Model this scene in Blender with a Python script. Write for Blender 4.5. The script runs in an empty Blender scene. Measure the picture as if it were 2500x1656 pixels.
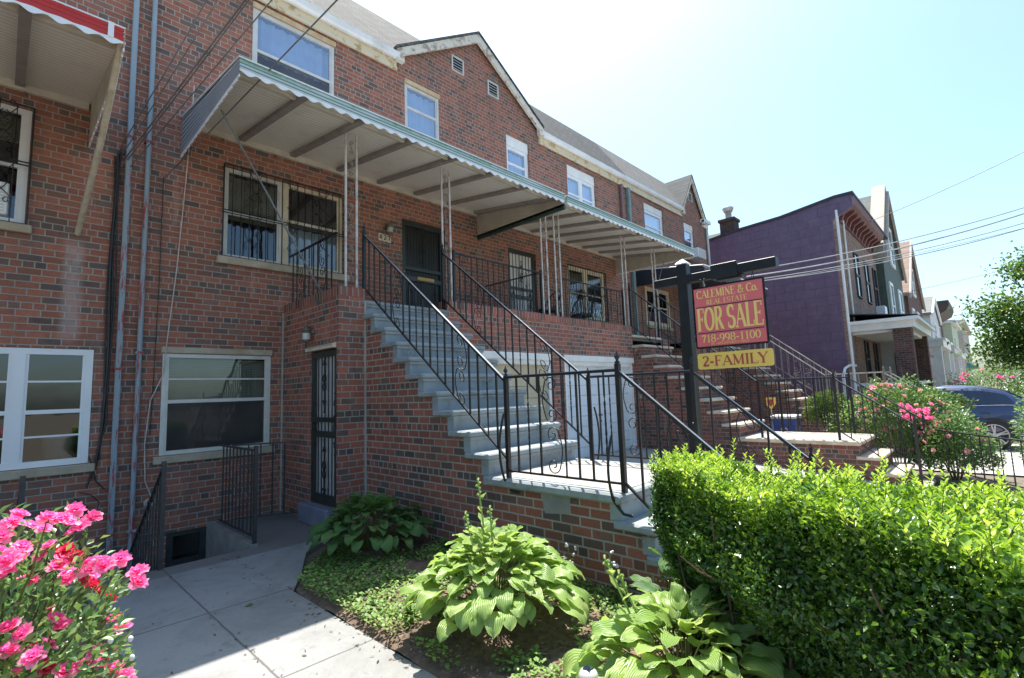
import bpy, math, random
import numpy as np
from mathutils import Vector, Matrix
random.seed(7); RNG = np.random.default_rng(11)
R = math.radians; PI = math.pi
sc = bpy.context.scene
COL = sc.collection
# ------------------------------------------------------------------ camera, sky, sun, exposure
cam_d = bpy.data.cameras.new("camera"); cam = bpy.data.objects.new("camera", cam_d); COL.objects.link(cam)
cam_d.sensor_width = 36.0; cam_d.lens = 1210.75 * 36 / 2500; cam_d.clip_end = 2000; cam_d.clip_start = 0.05
def cam_rot(yaw, pitch, roll):
    cy, sy, cp, sp = math.cos(yaw), math.sin(yaw), math.cos(pitch), math.sin(pitch)
    f = Vector((sy*cp, cy*cp, sp)); r = Vector((cy, -sy, 0)); u = r.cross(f)
    cr, sr = math.cos(roll), math.sin(roll)
    r2 = r*cr + u*sr; u2 = -r*sr + u*cr
    return Matrix((r2, u2, -f)).transposed()
cam.matrix_world = Matrix.Translation((0, 0, 1.55)) @ cam_rot(R(46.15), R(6.216), R(-2.057)).to_4x4()
sc.camera = cam
SUN = Vector((0.95, 1.0, 3.15)).normalized()
w = bpy.data.worlds.new("World"); sc.world = w; w.use_nodes = True
wn = w.node_tree.nodes; wl = w.node_tree.links
bg = wn["Background"]; sky = wn.new("ShaderNodeTexSky"); sky.sky_type = 'NISHITA'; sky.sun_disc = False
sky.sun_elevation = math.asin(SUN.z); sky.sun_rotation = math.atan2(SUN.x, SUN.y)
sky.air_density = 1.0; sky.dust_density = 2.2; sky.ozone_density = 1.0; sky.altitude = 20
tn = wn.new("ShaderNodeMix"); tn.data_type = 'RGBA'; tn.blend_type = 'MULTIPLY'; tn.inputs[0].default_value = 1.0; tn.inputs[7].default_value = (.76, .90, .93, 1)
wl.new(sky.outputs[0], tn.inputs[6]); wl.new(tn.outputs[2], bg.inputs[0]); bg.inputs[1].default_value = 0.15
sl = bpy.data.lights.new("sun", 'SUN'); sl.energy = 5.0; sl.angle = R(0.53); sl.color = (1.0, 0.95, 0.86)
so = bpy.data.objects.new("sun", sl); COL.objects.link(so); so.rotation_euler = (-SUN).to_track_quat('-Z', 'Y').to_euler()
so.location = (10, 10, 30)
sc.view_settings.view_transform = 'Standard'; sc.view_settings.look = 'None'
sc.view_settings.exposure = 1.08; sc.view_settings.gamma = 1.0
sc.cycles.max_bounces = 8; sc.cycles.transparent_max_bounces = 24
try: sc.cycles.use_denoising = True
except Exception: pass
# ------------------------------------------------------------------ mesh helpers (everything in world coordinates)
OFF = {}
class MB:
    def __init__(s): s.v = []; s.f = []; s.sm = []
    def add(s, vs, fs, sm=False):
        b = len(s.v); s.v += [tuple(p) for p in vs]; s.f += [tuple(b+i for i in f) for f in fs]; s.sm += [sm]*len(fs); return s
    def box(s, x0, x1, y0, y1, z0, z1, top=True, bot=True):
        vs = [(x0,y0,z0),(x1,y0,z0),(x1,y1,z0),(x0,y1,z0),(x0,y0,z1),(x1,y0,z1),(x1,y1,z1),(x0,y1,z1)]
        fs = [(0,1,5,4),(1,2,6,5),(2,3,7,6),(3,0,4,7)]
        if bot: fs.append((3,2,1,0))
        if top: fs.append((4,5,6,7))
        return s.add(vs, fs)
    def bbox(s, x0, x1, y0, y1, z0, z1, c=0.006):          # box with chamfered vertical and top/bottom edges
        xs=(x0,x1); ys=(y0,y1)
        def ring(z, i): return [(x0+i+c,y0+i,z),(x1-i-c,y0+i,z),(x1-i,y0+i+c,z),(x1-i,y1-i-c,z),(x1-i-c,y1-i,z),(x0+i+c,y1-i,z),(x0+i,y1-i-c,z),(x0+i,y0+i+c,z)]
        vs = ring(z0, c)+ring(z0+c, 0)+ring(z1-c, 0)+ring(z1, c)
        fs = [tuple(range(7,-1,-1)), tuple(range(24,32))]
        for k in range(3):
            for i in range(8):
                j=(i+1)%8; fs.append((k*8+i,k*8+j,k*8+8+j,k*8+8+i))
        return s.add(vs, fs)
    def prism(s, poly, d):                                  # poly: list of 3d points, d: extrusion vector
        n=len(poly); d=Vector(d); a=[Vector(p) for p in poly]; b=[p+d for p in a]
        fs=[tuple(range(n-1,-1,-1)), tuple(range(n,2*n))]
        for i in range(n):
            j=(i+1)%n; fs.append((i,j,n+j,n+i))
        return s.add([tuple(p) for p in a+b], fs)
    def bar(s, p, q, w, h, up=(0,0,1)):                     # rectangular bar from p to q
        p=Vector(p); q=Vector(q); t=(q-p).normalized(); u=Vector(up)
        if abs(t.dot(u))>.99: u=Vector((1,0,0))
        r=t.cross(u).normalized(); u=r.cross(t)
        vs=[]
        for c in (p,q):
            for a,b in ((-1,-1),(1,-1),(1,1),(-1,1)): vs.append(tuple(c+r*(a*w/2)+u*(b*h/2)))
        return s.add(vs, [(3,2,1,0),(4,5,6,7),(0,1,5,4),(1,2,6,5),(2,3,7,6),(3,0,4,7)])
    def tube(s, path, r, n=6, caps=True):
        P=[Vector(p) for p in path]; m=len(P); rs = r if isinstance(r,(list,tuple)) else [r]*m
        vs=[]; ref=None
        for i in range(m):
            t=(P[min(i+1,m-1)]-P[max(i-1,0)]).normalized()
            if ref is None:
                ref=Vector((0,0,1)) if abs(t.z)<.9 else Vector((1,0,0))
            a=t.cross(ref).normalized(); b=a.cross(t).normalized(); ref=b
            for k in range(n):
                an=2*PI*k/n; vs.append(tuple(P[i]+a*(math.cos(an)*rs[i])+b*(math.sin(an)*rs[i])))
        fs=[]
        for i in range(m-1):
            for k in range(n):
                k2=(k+1)%n; fs.append((i*n+k,i*n+k2,(i+1)*n+k2,(i+1)*n+k))
        s.add(vs, fs, True)
        if caps: s.add(vs[:n], [tuple(range(n-1,-1,-1))]); s.add(vs[-n:], [tuple(range(n))])
        return s
    def lathe(s, c, prof, n=14):                            # prof: [(r,z)...] about the vertical through c
        vs=[]; fs=[]
        for r_,z_ in prof:
            for k in range(n): a=2*PI*k/n; vs.append((c[0]+r_*math.cos(a), c[1]+r_*math.sin(a), c[2]+z_))
        for i in range(len(prof)-1):
            for k in range(n): k2=(k+1)%n; fs.append((i*n+k,i*n+k2,(i+1)*n+k2,(i+1)*n+k))
        return s.add(vs, fs, True)
    def ball(s, c, r, n=10, sq=1.0):
        return s.lathe((c[0],c[1],c[2]), [(max(1e-4,r*math.sin(PI*i/8)), -r*sq*math.cos(PI*i/8)) for i in range(9)], n)
    def grid(s, rows, sm=True):                             # rows of equal length
        n=len(rows[0]); vs=[p for r_ in rows for p in r_]; fs=[]
        for i in range(len(rows)-1):
            for k in range(n-1): fs.append((i*n+k,i*n+k+1,(i+1)*n+k+1,(i+1)*n+k))
        return s.add(vs, fs, sm)
    def mesh(s, name, off=(0,0,0)):
        me=bpy.data.meshes.new(name); o=Vector(off)
        me.from_pydata([tuple(Vector(p)-o) for p in s.v], [], s.f); me.polygons.foreach_set('use_smooth', s.sm); me.update(); return me
def meta(o, label=None, cat=None, group=None, kind=None):
    if label: o['label']=label
    if cat: o['category']=cat
    if group: o['group']=group
    if kind: o['kind']=kind
    return o
def thing(name, label, cat, loc=(0,0,0), group=None):
    o=bpy.data.objects.new(name,None); COL.objects.link(o); o.location=loc; o.empty_display_size=.1; OFF[o.name]=Vector(loc)
    return meta(o,label,cat,group)
def part(name, mb, mat, parent=None, label=None):           # a mesh part of parent; mb in world coordinates
    off=OFF[parent.name] if parent else Vector((0,0,0))
    me=mb.mesh(name,off) if isinstance(mb,MB) else mb
    if mat is not None and len(me.materials)==0:
        for m_ in (mat if isinstance(mat,(list,tuple)) else [mat]): me.materials.append(m_)
    o=bpy.data.objects.new(name,me); COL.objects.link(o); OFF[o.name]=off
    if parent: o.parent=parent
    if label: o['label']=label
    return o
def again(src, parent, shift):                              # another part sharing src's mesh, shifted in its thing
    o=src.copy(); COL.objects.link(o); o.parent=parent; o.location=Vector(src.location)+Vector(shift); OFF[o.name]=OFF[parent.name]
    return o
def solo(name, mb, mat, label, cat, group=None):
    return meta(part(name,mb,mat),label,cat,group)
def structure(name, mb, mat):
    return meta(part(name,mb,mat),kind='structure')
def copy_tree(root, loc, label=None, group=None):
    c=root.copy(); COL.objects.link(c); c.location=loc; OFF[c.name]=Vector(loc)
    if label: c['label']=label
    if group: c['group']=group
    for ch in list(root.children):
        d=ch.copy(); COL.objects.link(d); d.parent=c; OFF[d.name]=Vector(loc)
        for g in list(ch.children):
            e=g.copy(); COL.objects.link(e); e.parent=d; OFF[e.name]=Vector(loc)
    return c
# ------------------------------------------------------------------ material helpers
class NT:
    def __init__(s, name):
        s.m=bpy.data.materials.new(name); s.m.use_nodes=True; s.t=s.m.node_tree; s.n=s.t.nodes; s.l=s.t.links
        s.b=s.n['Principled BSDF']; s.out=s.n['Material Output']
    def new(s, t, **k):
        x=s.n.new(t)
        for a,v in k.items(): setattr(x,a,v)
        return x
    def link(s, a, b): s.l.new(a,b)
    def val(s, sock, v):
        if isinstance(v,(int,float,tuple,list)): sock.default_value=v
        else: s.l.new(v,sock)
    def math(s, op, a, b=None, c=None):
        x=s.new('ShaderNodeMath',operation=op); s.val(x.inputs[0],a)
        if b is not None: s.val(x.inputs[1],b)
        if c is not None: s.val(x.inputs[2],c)
        return x.outputs[0]
    def mix(s, f, a, b, bt='MIX'):
        x=s.new('ShaderNodeMix',data_type='RGBA',blend_type=bt); s.val(x.inputs[0],f)
        for i,v in ((6,a),(7,b)):
            if isinstance(v,(tuple,list)): x.inputs[i].default_value=(v[0],v[1],v[2],1)
            else: s.l.new(v,x.inputs[i])
        return x.outputs[2]
    def noise(s, scale, detail=3, rough=.55, vec=None, dist=0):
        x=s.new('ShaderNodeTexNoise'); x.inputs['Scale'].default_value=scale; x.inputs['Detail'].default_value=detail
        x.inputs['Roughness'].default_value=rough; x.inputs['Distortion'].default_value=dist
        s.l.new(vec if vec is not None else s.pos(), x.inputs['Vector']); return x.outputs[0]
    def pos(s):
        if not hasattr(s,'_g'): s._g=s.new('ShaderNodeNewGeometry')
        return s._g.outputs['Position']
    def nrm(s): s.pos(); return s._g.outputs['True Normal']
    def xyz(s):
        if not hasattr(s,'_x'):
            s._x=s.new('ShaderNodeSeparateXYZ'); s.l.new(s.pos(),s._x.inputs[0])
        return s._x.outputs
    def ramp(s, f, stops, interp='LINEAR'):
        x=s.new('ShaderNodeValToRGB'); x.color_ramp.interpolation=interp; e=x.color_ramp.elements
        while len(e)<len(stops): e.new(.5)
        for el,(p,c) in zip(e,stops):
            el.position=p; el.color=(c[0],c[1],c[2],1) if isinstance(c,(tuple,list)) else (c,c,c,1)
        s.val(x.inputs[0],f); return x.outputs[0]
    def step(s, f, a, b): 
        x=s.new('ShaderNodeMapRange',interpolation_type='SMOOTHSTEP'); s.val(x.inputs[0],f); x.inputs[1].default_value=a; x.inputs[2].default_value=b; return x.outputs[0]
    def bump(s, h, strength=.4, dist=.01):
        x=s.new('ShaderNodeBump'); x.inputs['Strength'].default_value=strength; x.inputs['Distance'].default_value=dist
        s.l.new(h,x.inputs['Height']); s.l.new(x.outputs[0],s.b.inputs['Normal']); return x
    def col(s, c):
        if isinstance(c,(tuple,list)): s.b.inputs['Base Color'].default_value=(c[0],c[1],c[2],1)
        else: s.l.new(c,s.b.inputs['Base Color'])
    def set(s, rough=.6, metal=0, spec=None):
        s.val(s.b.inputs['Roughness'],rough); s.b.inputs['Metallic'].default_value=metal
        if spec is not None: s.b.inputs['Specular IOR Level'].default_value=spec
        return s
def pm(name, c1, c2=None, scale=6, rough=.6, bump=.15, bscale=40, metal=0, spec=None, lo=.35, hi=.65, dirt=None, dscale=1.3):
    t=NT(name); c2=c2 or tuple(x*.8 for x in c1)
    c=t.mix(t.ramp(t.noise(scale,4),[(lo,0.),(hi,1.)]), c1, c2)
    if dirt: c=t.mix(t.ramp(t.noise(dscale,6,.7),[(.52,0.),(.72,.8)]), c, dirt)
    t.col(c); t.set(rough,metal,spec)
    if bump: t.bump(t.noise(bscale,4),bump,.004)
    return t.m
BL, BH = .198, .0772                                         # brick length and course height
def brick(name, reds, dark=.27, mortar=(.40,.37,.335), mw=.0115, header=6, L=BL, H=BH, v0=2.685-.0386, rowlock=False, stain=(.10,.085,.075), stain_amt=.25, fade=None, spall=False, drip=False):
    t=NT(name); X,Y,Z=t.xyz()
    sn=t.new('ShaderNodeSeparateXYZ'); t.link(t.nrm(),sn.inputs[0])
    ax=t.math('GREATER_THAN',t.math('ABSOLUTE',sn.outputs[0]),.6); az=t.math('GREATER_THAN',t.math('ABSOLUTE',sn.outputs[2]),.7)
    def sel(f,a,b): return t.math('ADD',t.math('MULTIPLY',f,a),t.math('MULTIPLY',t.math('SUBTRACT',1.,f),b))
    u=sel(ax,Y,X); v=sel(az,Y,Z); u=sel(az,X,u)
    wob=t.math('MULTIPLY',t.math('SUBTRACT',t.noise(14,2),.5),.006)
    u=t.math('ADD',u,wob)
    v=t.math('ADD',v,t.math('MULTIPLY',t.math('SUBTRACT',t.noise(9,2),.5),.005))
    r=t.math('DIVIDE',t.math('SUBTRACT',v,v0),H); row=t.math('FLOOR',r); fv=t.math('SUBTRACT',r,row)
    if header: hd=t.math('LESS_THAN',t.math('FLOORED_MODULO',row,float(header)),.5)
    else: hd=None
    if hd is not None: Lr=t.math('MULTIPLY',L,t.math('SUBTRACT',1.,t.math('MULTIPLY',hd,.5)))
    else: Lr=L
    odd=t.math('FLOORED_MODULO',row,2.)
    off=0. if rowlock else t.math('MULTIPLY',odd,L*.5)
    if hd is not None: off=t.math('ADD',off,t.math('MULTIPLY',hd,L*.25))
    jit=t.new('ShaderNodeTexWhiteNoise',noise_dimensions='1D'); t.link(row,jit.inputs['W'])
    off=t.math('ADD',off,t.math('MULTIPLY',jit.outputs[0],.03))
    q=t.math('DIVIDE',t.math('ADD',u,off),Lr); cl=t.math('FLOOR',q); fu=t.math('SUBTRACT',q,cl)
    du=t.math('MULTIPLY',t.math('MINIMUM',fu,t.math('SUBTRACT',1.,fu)),Lr)
    dv=t.math('MULTIPLY',t.math('MINIMUM',fv,t.math('SUBTRACT',1.,fv)),H)
    d=t.math('ADD',t.math('MINIMUM',du,dv),t.math('MULTIPLY',t.math('SUBTRACT',t.noise(90,2),.5),.004))
    mask=t.step(d,mw*.32,mw*.72)                             # 1 on brick
    cv=t.new('ShaderNodeCombineXYZ'); t.link(cl,cv.inputs[0]); t.link(row,cv.inputs[1]); t.link(t.math('ADD',t.math('MULTIPLY',ax,3.7),az),cv.inputs[2])
    wn_=t.new('ShaderNodeTexWhiteNoise',noise_dimensions='3D'); t.link(cv.outputs[0],wn_.inputs['Vector']); rnd=wn_.outputs[0]
    w2=t.new('ShaderNodeTexWhiteNoise',noise_dimensions='4D'); t.link(cv.outputs[0],w2.inputs['Vector']); w2.inputs['W'].default_value=4.2
    patch=t.math('MULTIPLY',t.math('SUBTRACT',t.noise(1.1,2),.5),.5)
    rr=t.math('ADD',rnd,patch)
    if hd is not None: rr=t.math('ADD',rr,t.math('MULTIPLY',hd,.22))
    a=1-dark
    c=t.ramp(rr,[(0,reds[0]),(a*.5,reds[1]),(a,reds[2]),(a+dark*.02,reds[3]),(a+dark*.38,reds[4]),(a+dark*.75,reds[5])],'CONSTANT')
    c=t.mix(.38,c,t.ramp(rr,[(0,reds[0]),(a*.9,reds[2]),(1,reds[4])]))
    g=t.math('ADD',.80,t.math('MULTIPLY',w2.outputs[0],.36)); gg=t.new('ShaderNodeCombineColor'); [t.link(g,gg.inputs[i]) for i in range(3)]
    c=t.mix(1.,c,gg.outputs[0],'MULTIPLY')
    c=t.mix(t.ramp(t.noise(45,4,.7),[(.35,0.),(.75,.55)]),c,(.12,.07,.055))
    mc=t.mix(t.noise(30,3),mortar,tuple(x*.72 for x in mortar))
    c=t.mix(mask,mc,c)
    if fade: c=t.mix(t.ramp(t.noise(2.2,6,.75),[(.5,0.),(.8,.75)]),c,fade)
    if spall: c=t.mix(t.ramp(t.noise(3.1,8,.8),[(.60,0.),(.66,.85)]),c,(.62,.56,.50))
    c=t.mix(t.ramp(t.noise(.9,7,.72,dist=.4),[(.42,0.),(.78,stain_amt)]),c,stain)
    vm=t.new('ShaderNodeMapping'); vm.inputs['Scale'].default_value=(3.2,3.2,.35); t.link(t.pos(),vm.inputs[0])
    c=t.mix(t.ramp(t.noise(1,5,.7,vec=vm.outputs[0]),[(.50,0.),(.74,.42)]),c,tuple(x*1.25 for x in stain))
    c=t.mix(t.ramp(t.noise(1.7,6,.75,vec=vm.outputs[0]),[(.58,0.),(.78,.35)]),c,(.50,.44,.40))
    if drip:
        dx=t.math('SUBTRACT',1.,t.step(t.math('ABSOLUTE',t.math('ADD',t.math('SUBTRACT',X,.54),t.math('MULTIPLY',t.math('SUBTRACT',t.noise(7,4),.5),.10))),.03,.12)); dz=t.math('MULTIPLY',t.step(Z,2.2,2.5),t.math('SUBTRACT',1.,t.step(Z,3.35,3.58)))
        c=t.mix(t.math('MULTIPLY',t.math('MULTIPLY',dx,dz),t.math('MULTIPLY',t.noise(18,4,.7),.75)),c,(.52,.46,.44))
    t.col(c); t.set(.85,0,.25)
    h=t.math('ADD',t.math('MULTIPLY',mask,1.),t.math('MULTIPLY',t.noise(120,3),.25))
    t.bump(h,.6,.006)
    return t.m
RED=[(.40,.148,.092),(.36,.132,.085),(.32,.12,.082),(.235,.13,.10),(.18,.12,.098),(.105,.09,.085)]
M={}
M['brick']=brick('red common bond brick',RED,drip=True)
M['brick_porch']=brick('orange red porch brick',[(.44,.15,.095),(.39,.13,.085),(.34,.115,.08),(.24,.13,.098),(.175,.12,.095),(.10,.085,.08)],dark=.25,v0=2.72,stain_amt=.35)
M['brick_stair']=brick('weathered stair brick',[(.40,.135,.09),(.345,.115,.08),(.285,.10,.074),(.20,.115,.09),(.145,.10,.082),(.08,.07,.066)],dark=.34,mortar=(.44,.39,.33),mw=.014,v0=.75-.0386,stain_amt=.6,spall=False,stain=(.085,.07,.058))
M['brick_side']=brick('brown stair brick next door',[(.33,.105,.07),(.26,.08,.06),(.21,.07,.055),(.14,.075,.06),(.10,.07,.055),(.06,.05,.045)],dark=.3,mortar=(.33,.27,.23),stain_amt=.5,spall=True)
M['rowlock']=brick('rowlock coping brick',[(.44,.14,.09),(.37,.115,.08),(.30,.10,.075),(.21,.12,.095),(.14,.10,.08),(.07,.06,.055)],dark=.3,L=.078,H=.26,v0=2.74,header=0,rowlock=True)
M['brick_far']=brick('worn pale brick far house',[(.40,.22,.16),(.36,.17,.12),(.30,.15,.11),(.26,.16,.12),(.20,.13,.10),(.14,.10,.08)],dark=.25,header=0,stain_amt=.3,fade=(.5,.42,.36))
M['brick_dark']=brick('dark brown brick far house',[(.16,.07,.055),(.13,.06,.05),(.11,.05,.042),(.09,.05,.04),(.07,.045,.04),(.05,.035,.03)],dark=.3,header=0,mortar=(.22,.19,.17))
M['brick_chimney']=brick('sooty chimney brick',[(.09,.05,.04),(.075,.042,.036),(.065,.038,.034),(.055,.036,.032),(.045,.033,.03),(.03,.026,.025)],header=0,mortar=(.12,.105,.095))
M['white_paint']=pm('white paint',(.80,.80,.78),(.70,.70,.67),3,.45,.05)
M['white_vinyl']=pm('white vinyl',(.78,.80,.82),(.72,.74,.76),2,.35,.03)
M['cream_paint']=pm('cream paint',(.70,.63,.49),(.58,.51,.38),5,.6,.1,dirt=(.42,.34,.22))
M['lintel_rust']=pm('peeling lintel paint',(.62,.50,.32),(.50,.36,.20),7,.7,.2,dirt=(.30,.15,.07),dscale=6)
M['sill_stone']=pm('buff stone sill',(.46,.40,.31),(.36,.30,.22),5,.85,.2,dirt=(.22,.18,.13))
M['alum']=pm('dull aluminium frame',(.62,.62,.59),(.52,.52,.49),6,.4,.05,metal=.1)
M['iron']=pm('black wrought iron',(.014,.014,.016),(.024,.021,.02),14,.42,.12,bscale=80,spec=.4)
M['iron_handrail']=pm('black iron handrail',(.014,.014,.017),(.024,.022,.022),10,.4,.1,bscale=80,spec=.5)
M['glint_strip']=pm('handrail sun glint strip',(.42,.43,.45),(.30,.31,.33),12,.42,.05,metal=.75)  # pale metal that carries the sun glint of the handrail
M['iron_dark']=pm('dull iron in areaway',(.03,.03,.034),(.05,.045,.045),14,.55,.1)
M['post_white']=pm('chalky white post paint',(.62,.60,.58),(.46,.42,.40),9,.5,.15,dirt=(.25,.2,.17),dscale=9)
M['scroll_grey']=pm('grey brown iron scroll',(.30,.26,.23),(.18,.15,.135),12,.55,.1)
M['strut_grey']=pm('grey steel strut',(.20,.21,.21),(.14,.14,.14),8,.5,.1)
M['beam_grey']=pm('grey beam paint',(.33,.295,.275),(.26,.23,.215),7,.6,.05)
M['green_trim']=pm('dark green trim',(.035,.075,.06),(.025,.05,.042),6,.5,.08)
M['grey_paint_pipe']=None
M['cable']=pm('black cable',(.02,.02,.022),(.03,.03,.03),6,.5,0)
M['cable_white']=pm('white cable',(.6,.55,.5),(.45,.4,.36),6,.6,0)
M['wire']=pm('aerial wire',(.11,.10,.10),(.17,.16,.16),3,.35,0,spec=.7)
M['wire_bright']=pm('bare aluminium wire',(.55,.54,.52),(.45,.44,.42),3,.3,0,metal=.6)
M['blue_step']=pm('grey blue step paint',(.30,.335,.345),(.235,.265,.275),4,.75,.3,bscale=24,dirt=(.14,.145,.135),dscale=5.5)
M['landing']=pm('worn landing cement',(.40,.385,.36),(.30,.285,.27),4,.85,.3,dirt=(.20,.17,.15),dscale=4)
M['blue_sill']=pm('violet grey threshold paint',(.19,.20,.27),(.15,.16,.21),5,.7,.15)
M['limestone']=pm('tan limestone tread',(.60,.52,.42),(.50,.42,.33),5,.8,.2,dirt=(.36,.28,.20),dscale=3)
M['cement']=pm('grey cement',(.30,.29,.27),(.22,.21,.20),5,.9,.3)
M['cement_light']=pm('pale driveway cement',(.42,.40,.37),(.34,.33,.30),3,.9,.3,dirt=(.26,.24,.21))
M['sidewalk']=pm('sidewalk cement',(.56,.55,.52),(.50,.49,.46),2,.9,.2)
M['soil']=pm('bare soil',(.17,.14,.10),(.12,.10,.07),7,.95,.6,bscale=25)
M['asphalt']=pm('asphalt',(.20,.20,.20),(.16,.16,.16),9,.9,.4,bscale=60)
M['dark_room']=pm('dark room',(.022,.02,.02),(.016,.015,.015),2,.9,0)
M['dark_blind']=pm('dark basement blind',(.10,.085,.07),(.07,.06,.05),3,.9,.05)
M['blind']=pm('aged ivory blind',(.55,.50,.38),(.47,.42,.31),3,.85,.05)
M['curtain']=pm('white curtain',(.72,.73,.76),(.60,.62,.66),3,.9,.1)
def screen_mat():
    t=NT('insect screen'); t.col(t.mix(t.ramp(t.noise(2.2,5,.7),[(.4,0.),(.7,1.)]),(.055,.055,.055),(.10,.095,.085))); t.set(.9)
    tr=t.new('ShaderNodeBsdfTransparent'); mx=t.new('ShaderNodeMixShader'); mx.inputs[0].default_value=.55; t.link(tr.outputs[0],mx.inputs[1]); t.link(t.b.outputs[0],mx.inputs[2]); t.link(mx.outputs[0],t.out.inputs[0]); return t.m
M['screen']=screen_mat()
M['black_door']=pm('black green door paint',(.02,.026,.024),(.03,.036,.033),6,.4,.08,spec=.6)
M['grey_door']=pm('pale grey door panel',(.66,.66,.66),(.58,.58,.58),3,.5,.03)
M['brass']=pm('brass',(.62,.42,.14),(.5,.33,.1),6,.3,.05,metal=.9)
M['brass_flat']=pm('brass mail flap',(.55,.36,.09),(.47,.3,.07),6,.45,.05,metal=.2)
M['lamp_metal']=pm('weathered lamp metal',(.16,.14,.11),(.10,.09,.07),9,.5,.1)
M['lamp_glass']=pm('frosted lamp glass',(.5,.5,.46),(.4,.4,.37),5,.3,0)
M['garage_tan']=None
M['black_vinyl']=pm('black sign vinyl',(.012,.013,.015),(.018,.019,.02),6,.45,.03,spec=.3)
M['sign_red']=pm('red sign panel',(.74,.15,.16),(.70,.135,.145),2,.5,.02)
M['sign_yellow']=pm('yellow sign panel',(.90,.62,.13),(.85,.58,.12),2,.5,.02)
M['letter_yellow']=pm('yellow lettering',(.90,.66,.20),(.86,.62,.17),2,.6,0)
M['letter_red']=pm('red lettering',(.50,.07,.06),(.45,.06,.055),2,.6,0)
M['rule_dark']=pm('dark rule line',(.05,.03,.05),(.05,.03,.05),2,.6,0)
M['steel']=pm('bright steel',(.55,.55,.55),(.45,.45,.45),5,.3,0,metal=.9)
M['rubber']=pm('tyre rubber',(.018,.018,.019),(.026,.026,.026),9,.8,.1)
M['wheel_alloy']=pm('alloy wheel',(.42,.42,.43),(.34,.34,.35),4,.3,0,metal=.7)
M['bin_blue']=pm('blue bin plastic',(.03,.08,.34),(.025,.065,.28),4,.5,.05)
M['terracotta']=pm('pot plastic white',(.6,.6,.6),(.5,.5,.5),4,.5,0)
M['maroon']=pm('maroon cornice paint',(.17,.055,.05),(.13,.042,.04),5,.6,.1,dirt=(.3,.13,.1),dscale=7)
M['tar']=pm('tarred roof edge',(.035,.03,.045),(.05,.045,.06),6,.7,.2)
M['navy']=pm('navy metal awning',(.018,.022,.034),(.025,.03,.042),4,.45,.05)
M['teal']=pm('faded teal paint',(.10,.32,.30),(.08,.26,.25),4,.6,0)
M['pale_siding']=pm('pale siding',(.62,.62,.62),(.54,.54,.55),3,.6,.05)
M['green_siding']=pm('light green siding',(.52,.58,.42),(.46,.52,.37),3,.6,.05)
M['green_paint']=pm('dark green painted brick',(.075,.105,.085),(.06,.085,.07),3,.7,.15)
M['tan_stucco']=pm('tan stucco',(.48,.42,.36),(.40,.35,.30),3,.8,.1)
M['wood_brown']=pm('brown painted wood',(.05,.03,.022),(.04,.024,.018),4,.6,.05)
def two_tone(name, base, worn, scale, lo, hi, rough=.5, metal=0):
    t=NT(name); f=t.ramp(t.noise(scale,6,.7),[(lo,0.),(hi,1.)]); t.col(t.mix(f,base,worn)); t.set(rough,metal); t.bump(t.noise(40,3),.15,.004); return t.m
def pipe_mat():
    t=NT('blue grey pipe paint over red'); X,Y,Z=t.xyz(); vm=t.new('ShaderNodeMapping'); vm.inputs['Scale'].default_value=(22,22,2.6); t.link(t.pos(),vm.inputs[0])
    low=t.math('SUBTRACT',1.,t.step(Z,3.2,5.2)); f=t.math('ADD',t.noise(1,6,.75,vec=vm.outputs[0]),t.math('MULTIPLY',low,.10))
    c=t.mix(t.noise(5,4),(.27,.335,.385),(.22,.275,.315)); c=t.mix(t.ramp(f,[(.635,0.),(.66,1.)]),c,(.30,.06,.06)); t.col(c); t.set(.55); t.bump(f,.2,.003); return t.m
M['pipe_blue']=pipe_mat()
M['pipe_red']=two_tone('red painted pipe with grey patches',(.25,.06,.055),(.28,.33,.37),3.0,.52,.56,.55)
M['gutter_white']=pm('white gutter',(.78,.79,.79),(.66,.67,.67),2.5,.4,.05,dirt=(.5,.49,.45))
M['fascia_peel']=two_tone('peeling cream fascia paint',(.66,.58,.42),(.45,.31,.14),5,.52,.62,.75)
M['barge']=two_tone('weathered barge board',(.66,.62,.53),(.33,.27,.21),6,.50,.60,.8)
M['pipe_green']=pm('green grey downspout',(.20,.28,.28),(.15,.21,.21),5,.5,.05)
M['pipe_brown']=pm('brown downspout',(.20,.11,.10),(.15,.08,.075),5,.5,.05)
M['red_band']=pm('red awning band',(.46,.025,.03),(.40,.02,.025),2,.35,.02)
M['pole_cream']=pm('cream painted pole',(.62,.57,.46),(.48,.42,.32),9,.6,.1,dirt=(.3,.2,.12),dscale=8)
def glass(name, tint=(.9,.95,.95), refl=.06, edge=.55):
    t=NT(name); t.n.remove(t.b); tr=t.new('ShaderNodeBsdfTransparent'); tr.inputs[0].default_value=(*tint,1)
    gl=t.new('ShaderNodeBsdfGlossy'); gl.inputs['Roughness'].default_value=.02; gl.inputs[0].default_value=(.95,.97,1,1)
    lw=t.new('ShaderNodeLayerWeight'); lw.inputs[0].default_value=.5
    f=t.math('ADD',refl,t.math('MULTIPLY',t.math('POWER',lw.outputs['Facing'],2.2),edge))
    nz=t.new('ShaderNodeBump'); nz.inputs['Strength'].default_value=.06; nz.inputs['Distance'].default_value=.02; t.link(t.noise(3.5,1),nz.inputs['Height']); t.link(nz.outputs[0],gl.inputs['Normal'])
    mx=t.new('ShaderNodeMixShader'); t.link(f,mx.inputs[0]); t.link(tr.outputs[0],mx.inputs[1]); t.link(gl.outputs[0],mx.inputs[2]); t.link(mx.outputs[0],t.out.inputs[0]); return t.m
M['glass']=glass('window glass',(.52,.58,.59),.10,.6); M['glass_hi']=glass('upper window glass',(.62,.72,.88),.34,.6)  # upper glass tinted blue to stand in for the reflected sky
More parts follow.
